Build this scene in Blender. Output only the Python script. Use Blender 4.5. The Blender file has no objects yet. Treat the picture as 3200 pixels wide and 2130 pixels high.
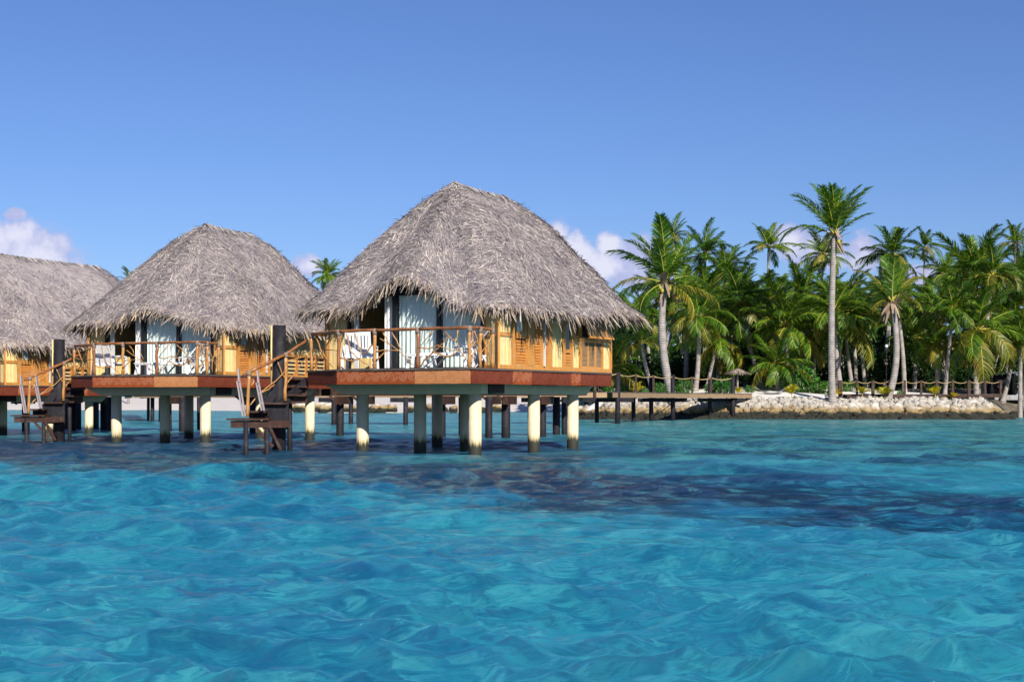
import bpy, math, random
import numpy as np
from mathutils import Vector, Matrix

random.seed(7)
RNG = np.random.default_rng(11)
SC = bpy.context.scene
COL = SC.collection
F, CX, HY, CZ = 4444.4, 1600.0, 1250.0, 1.6      # focal length, centre column, horizon row (photo pixels), eye height


def at(px, Y, py=None):
    """world point seen at photo column px (and row py) at distance Y"""
    return Vector(((px - CX) * Y / F, Y, CZ + (HY - py) * Y / F if py is not None else 0.0))


# ------------------------------------------------------------------ materials
def new_mat(name):
    m = bpy.data.materials.new(name)
    m.use_nodes = True
    nt = m.node_tree
    return m, nt, nt.nodes['Principled BSDF'], nt.nodes['Material Output']


def ramp(nt, stops, src=None):
    r = nt.nodes.new('ShaderNodeValToRGB')
    e = r.color_ramp.elements
    while len(e) < len(stops):
        e.new(0.5)
    for k, (p, c) in enumerate(stops):
        e[k].position = p
        e[k].color = (*c, 1)
    if src:
        nt.links.new(src, r.inputs[0])
    return r.outputs[0]


def math_n(nt, op, a, b=None, c=None, clamp=False):
    n = nt.nodes.new('ShaderNodeMath')
    n.operation = op
    n.use_clamp = clamp
    for i, v in enumerate((a, b, c)):
        if v is None:
            continue
        if isinstance(v, (int, float)):
            n.inputs[i].default_value = v
        else:
            nt.links.new(v, n.inputs[i])
    return n.outputs[0]


def smooth_n(nt, val, lo, hi):
    n = nt.nodes.new('ShaderNodeMapRange')
    n.interpolation_type = 'SMOOTHSTEP'
    nt.links.new(val, n.inputs['Value'])
    n.inputs['From Min'].default_value = lo
    n.inputs['From Max'].default_value = hi
    return n.outputs['Result']


def mix_c(nt, fac, a, b, mode='MIX'):
    n = nt.nodes.new('ShaderNodeMix')
    n.data_type = 'RGBA'
    n.blend_type = mode
    for sock, v in ((n.inputs[0], fac), (n.inputs[6], a), (n.inputs[7], b)):
        if isinstance(v, (int, float)):
            sock.default_value = v
        elif isinstance(v, tuple):
            sock.default_value = (*v, 1)
        else:
            nt.links.new(v, sock)
    return n.outputs[2]


def noise_n(nt, vec, scale, detail=4, rough=0.55, dist=0.0):
    n = nt.nodes.new('ShaderNodeTexNoise')
    n.inputs['Scale'].default_value = scale
    n.inputs['Detail'].default_value = detail
    n.inputs['Roughness'].default_value = rough
    n.inputs['Distortion'].default_value = dist
    if vec is not None:
        nt.links.new(vec, n.inputs['Vector'])
    return n.outputs['Fac']


def coords(nt, kind='Object', scale=(1, 1, 1)):
    tc = nt.nodes.new('ShaderNodeTexCoord')
    mp = nt.nodes.new('ShaderNodeMapping')
    mp.inputs['Scale'].default_value = scale
    nt.links.new(tc.outputs[kind], mp.inputs['Vector'])
    return mp.outputs[0]


def wpos(nt, scale=(1, 1, 1)):
    g = nt.nodes.new('ShaderNodeNewGeometry')
    mp = nt.nodes.new('ShaderNodeMapping')
    mp.inputs['Scale'].default_value = scale
    nt.links.new(g.outputs['Position'], mp.inputs['Vector'])
    return mp.outputs[0], g


def island(nt):
    return nt.nodes.new('ShaderNodeNewGeometry').outputs['Random Per Island']


def bump_n(nt, height, strength, dist=0.02):
    b = nt.nodes.new('ShaderNodeBump')
    b.inputs['Strength'].default_value = strength
    b.inputs['Distance'].default_value = dist
    nt.links.new(height, b.inputs['Height'])
    return b.outputs[0]


def simple(name, stops, scale=(1, 1, 1), ns=8.0, rough=0.6, bump=0.3, isl=0.0, spec=0.3, dist=0.01, wear=None):
    """noise driven colour between stops; isl = how far each loose piece differs in tone"""
    m, nt, p, out = new_mat(name)
    v = coords(nt, 'Object', scale)
    f = noise_n(nt, v, ns, 5, 0.6)
    c = ramp(nt, stops, f)
    if isl:
        k = math_n(nt, 'MULTIPLY_ADD', island(nt), 2 * isl, 1 - isl)
        hs = nt.nodes.new('ShaderNodeHueSaturation')
        nt.links.new(k, hs.inputs['Value'])
        nt.links.new(c, hs.inputs['Color'])
        c = hs.outputs[0]
    if wear:
        wp, _ = wpos(nt, (1.3, 1.3, 2.2))
        w1 = noise_n(nt, wp, 1.6, 6, .68)
        c = mix_c(nt, math_n(nt, 'MULTIPLY', smooth_n(nt, w1, .48, .74), wear[1]), c, wear[0])
        wp2, _ = wpos(nt, (9, 9, .7))
        w2 = noise_n(nt, wp2, 1.0, 5, .65)
        c = mix_c(nt, math_n(nt, 'MULTIPLY', smooth_n(nt, w2, .55, .75), wear[1] * .7), c, wear[2])
    nt.links.new(c, p.inputs['Base Color'])
    p.inputs['Roughness'].default_value = rough
    p.inputs['Specular IOR Level'].default_value = spec
    if bump:
        nt.links.new(bump_n(nt, f, bump, dist), p.inputs['Normal'])
    return m


M = {}
M['bamboo'] = simple('bamboo', [(.25, (.58, .41, .15)), (.5, (.72, .54, .23)), (.8, (.80, .63, .31))], (3, 3, .6), 6, .45, .15, .17, wear=((.50, .42, .28), .55, (.34, .22, .09)))
M['orange_wood'] = simple('orange_wood', [(.25, (.40, .16, .03)), (.55, (.56, .25, .055)), (.8, (.64, .32, .085))], (6, 6, .8), 5, .45, .2, .12, wear=((.44, .33, .20), .6, (.20, .085, .025)))
M['louver'] = simple('louver_wood', [(.25, (.38, .13, .022)), (.55, (.52, .20, .04)), (.8, (.60, .26, .06))], (2, 2, 8), 4, .45, .2, .16, wear=((.44, .30, .16), .5, (.20, .075, .02)))
M['woven'] = simple('woven_cane', [(.3, (.25, .14, .06)), (.6, (.36, .24, .13)), (.8, (.45, .32, .19))], (8, 8, 30), 4, .6, .4, .1)
M['concrete_plain'] = simple('painted_concrete', [(.3, (.76, .60, .35)), (.6, (.82, .66, .40)), (.8, (.86, .70, .44))], (1, 1, 1), 3, .8, .15)
M['dark_timber'] = simple('dark_timber', [(.25, (.006, .006, .009)), (.55, (.013, .011, .015)), (.8, (.028, .023, .025))], (5, 5, .8), 4, .7, .4, .2, wear=((.055, .05, .05), .6, (.006, .005, .005)))
M['brown_timber'] = simple('brown_timber', [(.25, (.024, .010, .006)), (.55, (.046, .018, .010)), (.8, (.08, .034, .020))], (4, 4, 1), 4, .6, .3, .2, wear=((.10, .075, .06), .7, (.018, .010, .008)))
M['tan_timber'] = simple('tan_timber', [(.25, (.22, .14, .08)), (.55, (.32, .21, .12)), (.8, (.40, .28, .17))], (.7, .7, 6), 4, .75, .3, .12)
M['grey_timber'] = simple('grey_timber', [(.25, (.22, .18, .18)), (.55, (.32, .27, .27)), (.8, (.42, .37, .36))], (6, 6, .7), 4, .8, .3, .15)
M['deck'] = simple('deck_boards', [(.25, (.06, .045, .04)), (.55, (.10, .08, .07)), (.8, (.2, .17, .15))], (1, 8, 1), 4, .7, .3, .2)
M['rail_wood'] = simple('peeled_rail_wood', [(.25, (.15, .05, .018)), (.5, (.25, .095, .033)), (.8, (.40, .19, .075))], (3, 3, 3), 3, .35, .4, .15, .5)
M['branch'] = simple('peeled_branch', [(.25, (.28, .12, .035)), (.5, (.42, .20, .06)), (.8, (.52, .30, .11))], (3, 3, 3), 3, .4, .4, .15, .5)
M['lashing'] = simple('cord_lashing', [(.3, (.17, .12, .09)), (.7, (.30, .22, .17))], (2, 2, 40), 4, .8, .3)
M['plastic'] = simple('white_plastic', [(.3, (.76, .76, .77)), (.7, (.80, .80, .80))], (1, 1, 1), 3, .35, .02)
M['black_frame'] = simple('dark_bronze_frame', [(.3, (.012, .012, .014)), (.7, (.022, .021, .022))], (1, 1, 1), 3, .4, .05)
M['white_frame'] = simple('pale_frame', [(.3, (.55, .55, .52)), (.7, (.65, .65, .62))], (1, 1, 1), 3, .4, .05)
M['interior'] = simple('interior_shade', [(.3, (.03, .025, .025)), (.7, (.05, .04, .04))], (1, 1, 1), 2, .9, .05)  # near-black colour stands for the darkness of unlit rooms
M['rope'] = simple('hemp_rope', [(.3, (.36, .24, .10)), (.7, (.50, .36, .17))], (9, 9, 9), 6, .8, .3)
M['trunk'] = None
M['dry_leaf'] = simple('dry_leaf', [(.25, (.16, .10, .06)), (.55, (.30, .21, .14)), (.8, (.42, .33, .24))], (2, 2, 2), 3, .8, .2, .3)
M['coconut'] = simple('coconut_husk', [(.3, (.30, .28, .03)), (.7, (.42, .38, .05))], (3, 3, 3), 3, .5, .1)
M['canvas'] = simple('grey_canvas', [(.3, (.25, .25, .27)), (.7, (.36, .36, .38))], (3, 3, 3), 4, .8, .2)
M['tin'] = simple('grey_roof_sheet', [(.3, (.10, .12, .14)), (.7, (.17, .19, .21))], (1, 20, 1), 3, .5, .2)
M['whitewash'] = simple('white_render', [(.3, (.55, .55, .55)), (.7, (.68, .67, .66))], (1, 1, 1), 3, .8, .1)


M['grey_slab'] = simple('grey_concrete', [(.3, (.26, .25, .25)), (.7, (.36, .35, .35))], (1, 1, 1), 2, .9, .2)


def mat_curtain():
    m, nt, p, out = new_mat('white_curtain')
    v = coords(nt, 'Object', (4, 4, .3))
    f = noise_n(nt, v, 5, 4)
    nt.links.new(ramp(nt, [(.3, (.76, .76, .70)), (.7, (.86, .85, .79))], f), p.inputs['Base Color'])
    p.inputs['Roughness'].default_value = .9
    p.inputs['Specular IOR Level'].default_value = .1
    return m


def mat_glass():
    m, nt, p, out = new_mat('window_glass')
    nt.nodes.remove(p)
    tr = nt.nodes.new('ShaderNodeBsdfTransparent')
    tr.inputs[0].default_value = (.95, .985, .98, 1)
    gl = nt.nodes.new('ShaderNodeBsdfGlossy')
    gl.inputs['Roughness'].default_value = .02
    lw = nt.nodes.new('ShaderNodeLayerWeight')
    lw.inputs[0].default_value = .5
    fz = math_n(nt, 'MULTIPLY_ADD', math_n(nt, 'POWER', lw.outputs['Facing'], 4.0), .9, .025)
    mx = nt.nodes.new('ShaderNodeMixShader')
    nt.links.new(fz, mx.inputs[0])
    nt.links.new(tr.outputs[0], mx.inputs[1])
    nt.links.new(gl.outputs[0], mx.inputs[2])
    nt.links.new(mx.outputs[0], out.inputs[0])
    return m


def mat_column():
    m, nt, p, out = new_mat('column_concrete')
    pos, g = wpos(nt)
    sep = nt.nodes.new('ShaderNodeSeparateXYZ')
    nt.links.new(pos, sep.inputs[0])
    n1 = noise_n(nt, pos, 3, 5)
    base = ramp(nt, [(.3, (.64, .53, .34)), (.7, (.74, .63, .42))], n1)
    streak, _ = wpos(nt, (14, 14, 1.2))
    n2 = noise_n(nt, streak, 1.0, 4)
    h = math_n(nt, 'MULTIPLY_ADD', n2, -.46, sep.outputs[2])
    h = math_n(nt, 'MULTIPLY_ADD', noise_n(nt, wpos(nt, (.35, .35, 0))[0], 1.0, 1), -.35, math_n(nt, 'ADD', h, .24))
    st, _ = wpos(nt, (7, 7, .45))
    n3 = noise_n(nt, st, 1.0, 6, .66)
    base = mix_c(nt, math_n(nt, 'MULTIPLY', smooth_n(nt, n3, .52, .72), .5), base, (.40, .34, .24))
    yel = smooth_n(nt, h, .42, .14)
    alg = smooth_n(nt, h, .26, .12)
    c = mix_c(nt, yel, base, (.30, .24, .09))
    c = mix_c(nt, alg, c, (.022, .022, .012))
    nt.links.new(c, p.inputs['Base Color'])
    p.inputs['Roughness'].default_value = .75
    nt.links.new(bump_n(nt, noise_n(nt, pos, 25, 4), .15, .01), p.inputs['Normal'])
    return m


def mat_thatch(name, stops, big):
    m, nt, p, out = new_mat(name)
    pos = coords(nt, 'Object')
    c = ramp(nt, stops, island(nt))
    n1 = noise_n(nt, pos, .9, 5, .6)
    c = mix_c(nt, smooth_n(nt, n1, .42, .68), c, mix_c(nt, 1.0, c, big, 'MULTIPLY'))
    n2 = noise_n(nt, pos, 22, 3, .6)
    c = mix_c(nt, .55, c, ramp(nt, [(.35, (.55, .55, .56)), (.65, (1.0, 1.0, 1.0))], n2), 'MULTIPLY')
    nt.links.new(c, p.inputs['Base Color'])
    p.inputs['Roughness'].default_value = .8
    p.inputs['Specular IOR Level'].default_value = .15
    return m


def mat_fascia(name, dark, light, carve, amount):
    """red-brown board carved with rows of concentric arcs"""
    m, nt, p, out = new_mat(name)
    tc = nt.nodes.new('ShaderNodeTexCoord')
    sep = nt.nodes.new('ShaderNodeSeparateXYZ')
    nt.links.new(tc.outputs['Object'], sep.inputs[0])
    x, z = sep.outputs[0], sep.outputs[2]
    zr = math_n(nt, 'PINGPONG', math_n(nt, 'ADD', z, 10.21), .205)
    row = math_n(nt, 'FLOOR', math_n(nt, 'DIVIDE', math_n(nt, 'ADD', z, 10.0), .205))
    xx = math_n(nt, 'MULTIPLY_ADD', row, .16, math_n(nt, 'ADD', x, 10.0))
    xr = math_n(nt, 'SUBTRACT', math_n(nt, 'MODULO', xx, .32), .16)
    r = math_n(nt, 'SQRT', math_n(nt, 'ADD', math_n(nt, 'POWER', xr, 2.0), math_n(nt, 'POWER', zr, 2.0)))
    ring = math_n(nt, 'SINE', math_n(nt, 'MULTIPLY', r, 108.0))
    nv = noise_n(nt, tc.outputs['Object'], 5, 4)
    lim = smooth_n(nt, r, .185, .165)
    k = math_n(nt, 'MULTIPLY', math_n(nt, 'MULTIPLY', smooth_n(nt, ring, .30, .85), lim), smooth_n(nt, nv, .34, .54))
    grain = coords(nt, 'Object', (1, 1, 9))
    base = ramp(nt, [(.3, dark), (.7, light)], noise_n(nt, grain, 5, 5))
    c = mix_c(nt, math_n(nt, 'MULTIPLY', k, amount), base, carve)
    wv = noise_n(nt, wpos(nt, (1.5, 1.5, 1.1))[0], 1.8, 6, .68)
    c = mix_c(nt, math_n(nt, 'MULTIPLY', smooth_n(nt, wv, .46, .78), .35), c, tuple(v * .45 for v in dark))
    c = mix_c(nt, math_n(nt, 'MULTIPLY', smooth_n(nt, wv, .44, .22), .22), c, tuple(v * .8 + .09 for v in light))
    nt.links.new(c, p.inputs['Base Color'])
    p.inputs['Roughness'].default_value = .6
    p.inputs['Specular IOR Level'].default_value = .12
    nt.links.new(bump_n(nt, k, -.5, .01), p.inputs['Normal'])
    return m


def mat_leaf(name, stops, trans, tcol, rough=.4, spec=.45):
    m, nt, p, out = new_mat(name)
    c = ramp(nt, stops, island(nt))
    oi = nt.nodes.new('ShaderNodeObjectInfo')
    hs = nt.nodes.new('ShaderNodeHueSaturation')
    nt.links.new(math_n(nt, 'MULTIPLY_ADD', oi.outputs['Random'], .5, .75), hs.inputs['Value'])
    nt.links.new(math_n(nt, 'MULTIPLY_ADD', oi.outputs['Random'], -.03, .515), hs.inputs['Hue'])
    nt.links.new(c, hs.inputs['Color'])
    nt.links.new(hs.outputs[0], p.inputs['Base Color'])
    p.inputs['Roughness'].default_value = rough
    p.inputs['Specular IOR Level'].default_value = spec
    tl = nt.nodes.new('ShaderNodeBsdfTranslucent')
    nt.links.new(mix_c(nt, 1.0, hs.outputs[0], tcol, 'MULTIPLY'), tl.inputs[0])
    mx = nt.nodes.new('ShaderNodeMixShader')
    mx.inputs[0].default_value = trans
    nt.links.new(p.outputs[0], mx.inputs[1])
    nt.links.new(tl.outputs[0], mx.inputs[2])
    nt.links.new(mx.outputs[0], out.inputs[0])
    return m


def mat_trunk():
    m, nt, p, out = new_mat('palm_trunk')
    pos, g = wpos(nt)
    w = nt.nodes.new('ShaderNodeTexWave')
    w.wave_type = 'BANDS'
    w.bands_direction = 'Z'
    w.inputs['Scale'].default_value = 1.5
    w.inputs['Distortion'].default_value = 1.6
    w.inputs['Detail'].default_value = 3
    nt.links.new(pos, w.inputs['Vector'])
    n1 = noise_n(nt, pos, 2.2, 5)
    c = ramp(nt, [(.25, (.20, .165, .15)), (.5, (.32, .28, .25)), (.8, (.44, .39, .35))], n1)
    c = mix_c(nt, .55, c, ramp(nt, [(.0, (.5, .48, .46)), (.35, (1, 1, 1))], w.outputs['Fac']), 'MULTIPLY')
    nt.links.new(c, p.inputs['Base Color'])
    p.inputs['Roughness'].default_value = .85
    nt.links.new(bump_n(nt, w.outputs['Fac'], .5, .05), p.inputs['Normal'])
    return m


def mat_rock():
    m, nt, p, out = new_mat('coral_rock')
    pos, g = wpos(nt)
    sep = nt.nodes.new('ShaderNodeSeparateXYZ')
    nt.links.new(pos, sep.inputs[0])
    n1 = noise_n(nt, pos, 2.0, 6, .65)
    c = ramp(nt, [(.3, (.30, .27, .225)), (.5, (.60, .54, .455)), (.75, (.72, .67, .59))], n1)
    oi = nt.nodes.new('ShaderNodeObjectInfo')
    k = math_n(nt, 'MULTIPLY_ADD', oi.outputs['Random'], .45, .70)
    hs = nt.nodes.new('ShaderNodeHueSaturation')
    nt.links.new(k, hs.inputs['Value'])
    nt.links.new(c, hs.inputs['Color'])
    h = math_n(nt, 'MULTIPLY_ADD', noise_n(nt, pos, 1.1, 4), -.9, sep.outputs[2])
    c = mix_c(nt, smooth_n(nt, h, .85, .30), hs.outputs[0], (.30, .21, .09))
    c = mix_c(nt, smooth_n(nt, h, .32, .05), c, (.020, .020, .012))
    nt.links.new(c, p.inputs['Base Color'])
    p.inputs['Roughness'].default_value = .9
    nt.links.new(bump_n(nt, noise_n(nt, pos, 6, 5, .7), .7, .12), p.inputs['Normal'])
    return m


def mat_sand():
    m, nt, p, out = new_mat('coral_sand')
    pos, g = wpos(nt)
    sep = nt.nodes.new('ShaderNodeSeparateXYZ')
    nt.links.new(pos, sep.inputs[0])
    n1 = noise_n(nt, pos, 1.4, 6, .7)
    c = ramp(nt, [(.3, (.64, .59, .53)), (.55, (.76, .71, .65)), (.8, (.82, .78, .72))], n1)
    h = math_n(nt, 'MULTIPLY_ADD', noise_n(nt, pos, .8, 4), -.6, sep.outputs[2])
    c = mix_c(nt, smooth_n(nt, h, .45, .0), c, (.16, .12, .07))
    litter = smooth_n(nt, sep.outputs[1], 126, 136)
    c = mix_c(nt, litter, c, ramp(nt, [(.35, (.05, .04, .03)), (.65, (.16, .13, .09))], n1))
    deep = smooth_n(nt, sep.outputs[1], 150, 152)
    beach = math_n(nt, 'MULTIPLY', deep, smooth_n(nt, sep.outputs[0], 14, 8))
    c = mix_c(nt, beach, c, (.62, .56, .50))
    nt.links.new(c, p.inputs['Base Color'])
    p.inputs['Roughness'].default_value = .95
    nt.links.new(bump_n(nt, noise_n(nt, pos, 5, 6, .7), .5, .08), p.inputs['Normal'])
    return m


def mat_water():
    """sea: the light of the water body does not depend on the slope of the surface; the mirror part does"""
    m, nt, p, out = new_mat('sea_water')
    nt.nodes.remove(p)
    pos, g = wpos(nt)
    sep = nt.nodes.new('ShaderNodeSeparateXYZ')
    nt.links.new(pos, sep.inputs[0])
    X, Y = sep.outputs[0], sep.outputs[1]
    r1 = noise_n(nt, wpos(nt, (3.6, 8.5, 1))[0], 1.0, 8, .72, .7)
    r2 = noise_n(nt, wpos(nt, (.9, 1.9, 1))[0], 1.0, 4, .6, .5)
    hh = math_n(nt, 'MULTIPLY_ADD', r2, 2.6, r1)
    nrm = bump_n(nt, hh, 1.0, .07)
    soft = noise_n(nt, wpos(nt, (2.6, 4.6, 1))[0], 1.0, 2.2, .5, .5)
    nrm2 = bump_n(nt, soft, 1.0, .05)
    # the bed is seen through the tilted surface: shift the look-up with the slope of the waves
    def bed(k, sc):
        v = nt.nodes.new('ShaderNodeVectorMath')
        v.operation = 'MULTIPLY_ADD'
        nt.links.new(nrm2, v.inputs[0])
        v.inputs[1].default_value = (k, k, 0)
        nt.links.new(pos, v.inputs[2])
        mp = nt.nodes.new('ShaderNodeMapping')
        mp.inputs['Scale'].default_value = sc
        nt.links.new(v.outputs[0], mp.inputs['Vector'])
        return mp.outputs[0], v.outputs[0]

    big = noise_n(nt, bed(2.0, (.14, .09, 0))[0], 1.0, 5, .6)
    mid = noise_n(nt, bed(1.5, (.50, .36, 0))[0], 1.0, 4, .60)
    fine = noise_n(nt, bed(.8, (2.2, 1.6, 0))[0], 1.0, 3, .58, .4)
    near = mix_c(nt, smooth_n(nt, big, .36, .64), (.012, .160, .295), (.024, .280, .372))
    near = mix_c(nt, math_n(nt, 'MULTIPLY', smooth_n(nt, mid, .40, .74), .62), near, (.045, .385, .43))
    near = mix_c(nt, math_n(nt, 'MULTIPLY', smooth_n(nt, fine, .56, .33), .48), near, (.005, .080, .19))
    near = mix_c(nt, math_n(nt, 'MULTIPLY', smooth_n(nt, fine, .54, .68), .55), near, (.07, .42, .47))  # flecks stand for bed mottling and caustic light, put into the colour
    strk = noise_n(nt, bed(.55, (2.0, 6.5, 0))[0], 1.0, 4, .6, .3)
    near = mix_c(nt, math_n(nt, 'MULTIPLY', smooth_n(nt, strk, .52, .34), .50), near, (.007, .105, .235))
    near = mix_c(nt, math_n(nt, 'MULTIPLY', smooth_n(nt, strk, .54, .70), .42), near, (.06, .40, .45))  # light and dark of small ripples painted as streaks
    far = mix_c(nt, smooth_n(nt, mid, .35, .65), (.030, .18, .215), (.075, .30, .29))
    far = mix_c(nt, math_n(nt, 'MULTIPLY', smooth_n(nt, fine, .50, .36), .55), far, (.012, .09, .15))
    c = mix_c(nt, smooth_n(nt, Y, 27, 46), near, far)
    sb = nt.nodes.new('ShaderNodeSeparateXYZ')
    nt.links.new(bed(6.5, (1, 1, 1))[1], sb.inputs[0])
    t = math_n(nt, 'MULTIPLY_ADD', sb.outputs[0], 1.12, sb.outputs[1])
    t = math_n(nt, 'ADD', t, math_n(nt, 'MULTIPLY_ADD', mid, 9.0, -4.5))
    t = math_n(nt, 'ADD', t, math_n(nt, 'MULTIPLY_ADD', big, 14.0, -7.0))
    reef = math_n(nt, 'MULTIPLY', smooth_n(nt, t, 18.5, 24.0), smooth_n(nt, t, 41.0, 29.0))
    reef = math_n(nt, 'MULTIPLY', reef, smooth_n(nt, mid, .24, .50))
    reef = math_n(nt, 'MULTIPLY', reef, math_n(nt, 'MULTIPLY_ADD', smooth_n(nt, X, -5, 3), .22, .74))
    reef = math_n(nt, 'MULTIPLY', reef, math_n(nt, 'MULTIPLY_ADD', smooth_n(nt, fine, .50, .68), -.55, 1.0))
    brown = math_n(nt, 'MULTIPLY', smooth_n(nt, fine, .44, .66), smooth_n(nt, X, 6.0, -1.0))
    rcol = mix_c(nt, brown, (.006, .024, .068), (.105, .058, .034))
    c = mix_c(nt, reef, c, rcol)
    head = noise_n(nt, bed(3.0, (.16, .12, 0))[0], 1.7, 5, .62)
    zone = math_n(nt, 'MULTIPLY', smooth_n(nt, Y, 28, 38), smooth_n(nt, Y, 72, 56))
    c = mix_c(nt, math_n(nt, 'MULTIPLY', math_n(nt, 'MULTIPLY', smooth_n(nt, head, .47, .60), zone), .85), c, (.008, .036, .075))  # dark reef heads, deepened to carry the shade around the huts
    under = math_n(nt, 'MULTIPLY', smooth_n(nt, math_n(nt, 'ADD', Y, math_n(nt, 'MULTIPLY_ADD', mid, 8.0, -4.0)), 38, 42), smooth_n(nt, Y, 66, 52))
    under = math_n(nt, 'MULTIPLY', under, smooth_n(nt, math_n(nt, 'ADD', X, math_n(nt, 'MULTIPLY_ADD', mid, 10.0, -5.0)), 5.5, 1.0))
    c = mix_c(nt, math_n(nt, 'MULTIPLY', under, .78), c, (.005, .045, .11))  # shade below the huts painted into the water colour
    df = nt.nodes.new('ShaderNodeBsdfDiffuse')
    nt.links.new(c, df.inputs['Color'])
    up = nt.nodes.new('ShaderNodeCombineXYZ')
    up.inputs[2].default_value = 1.0
    nt.links.new(up.outputs[0], df.inputs['Normal'])
    gl = nt.nodes.new('ShaderNodeBsdfGlossy')
    gl.inputs['Roughness'].default_value = .07
    nt.links.new(nrm, gl.inputs['Normal'])
    fr = nt.nodes.new('ShaderNodeFresnel')
    fr.inputs[0].default_value = 1.33
    nt.links.new(nrm, fr.inputs['Normal'])
    mx = nt.nodes.new('ShaderNodeMixShader')
    nt.links.new(math_n(nt, 'MULTIPLY', fr.outputs[0], .92), mx.inputs[0])
    nt.links.new(df.outputs[0], mx.inputs[1])
    nt.links.new(gl.outputs[0], mx.inputs[2])
    nt.links.new(mx.outputs[0], out.inputs[0])
    return m


M['curtain'] = mat_curtain()
M['glass'] = mat_glass()
M['column'] = mat_column()
M['thatch'] = mat_thatch('palm_thatch', [(.0, (.19, .165, .165)), (.3, (.31, .27, .265)), (.6, (.40, .345, .33)), (.85, (.52, .445, .40)), (1., (.74, .63, .53))], (.76, .75, .80))
M['fringe'] = mat_thatch('thatch_fringe', [(.0, (.13, .10, .08)), (.35, (.28, .23, .195)), (.75, (.44, .36, .30)), (.93, (.58, .46, .33)), (1., (.72, .54, .30))], (.86, .80, .72))
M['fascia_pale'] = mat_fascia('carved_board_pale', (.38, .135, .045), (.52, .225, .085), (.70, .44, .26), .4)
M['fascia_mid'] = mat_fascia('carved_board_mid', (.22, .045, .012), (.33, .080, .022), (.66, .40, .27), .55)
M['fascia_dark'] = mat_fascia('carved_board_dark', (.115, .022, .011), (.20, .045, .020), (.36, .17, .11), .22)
M['cap'] = mat_thatch('ridge_thatch', [(.0, (.30, .27, .26)), (.4, (.46, .41, .39)), (1., (.72, .66, .60))], (.9, .88, .88))
M['leaf'] = mat_leaf('palm_leaflet', [(.0, (.022, .072, .007)), (.45, (.058, .155, .011)), (.8, (.135, .245, .016)), (1., (.27, .31, .022))], .36, (1.7, 1.7, .6))
M['leaf_yellow'] = mat_leaf('yellowing_leaflet', [(.0, (.07, .12, .012)), (.5, (.15, .17, .018)), (1., (.36, .26, .03))], .3, (1.4, 1.4, .7))
M['rachis'] = simple('frond_midrib', [(.3, (.30, .30, .035)), (.7, (.44, .38, .06))], (1, 1, 1), 3, .45, .1)
M['shrub_leaf'] = mat_leaf('shrub_leaf', [(.0, (.025, .085, .010)), (.6, (.05, .16, .018)), (1., (.10, .24, .03))], .25, (1.4, 1.6, .7))
M['shaded_jungle_leaf'] = mat_leaf('shaded_jungle_leaf', [(.0, (.008, .026, .006)), (.6, (.016, .048, .010)), (1., (.035, .085, .014))], .2, (1.3, 1.5, .7), .6, .2)  # darkened green: canopy shade put into the leaf colour
M['yellow_leaf'] = mat_leaf('yellow_croton_leaf', [(.0, (.42, .42, .03)), (.6, (.70, .62, .05)), (1., (.82, .68, .10))], .3, (1.2, 1.2, .7))
M['trunk'] = mat_trunk()
M['rock'] = mat_rock()
M['sand'] = mat_sand()
M['water'] = mat_water()


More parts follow.
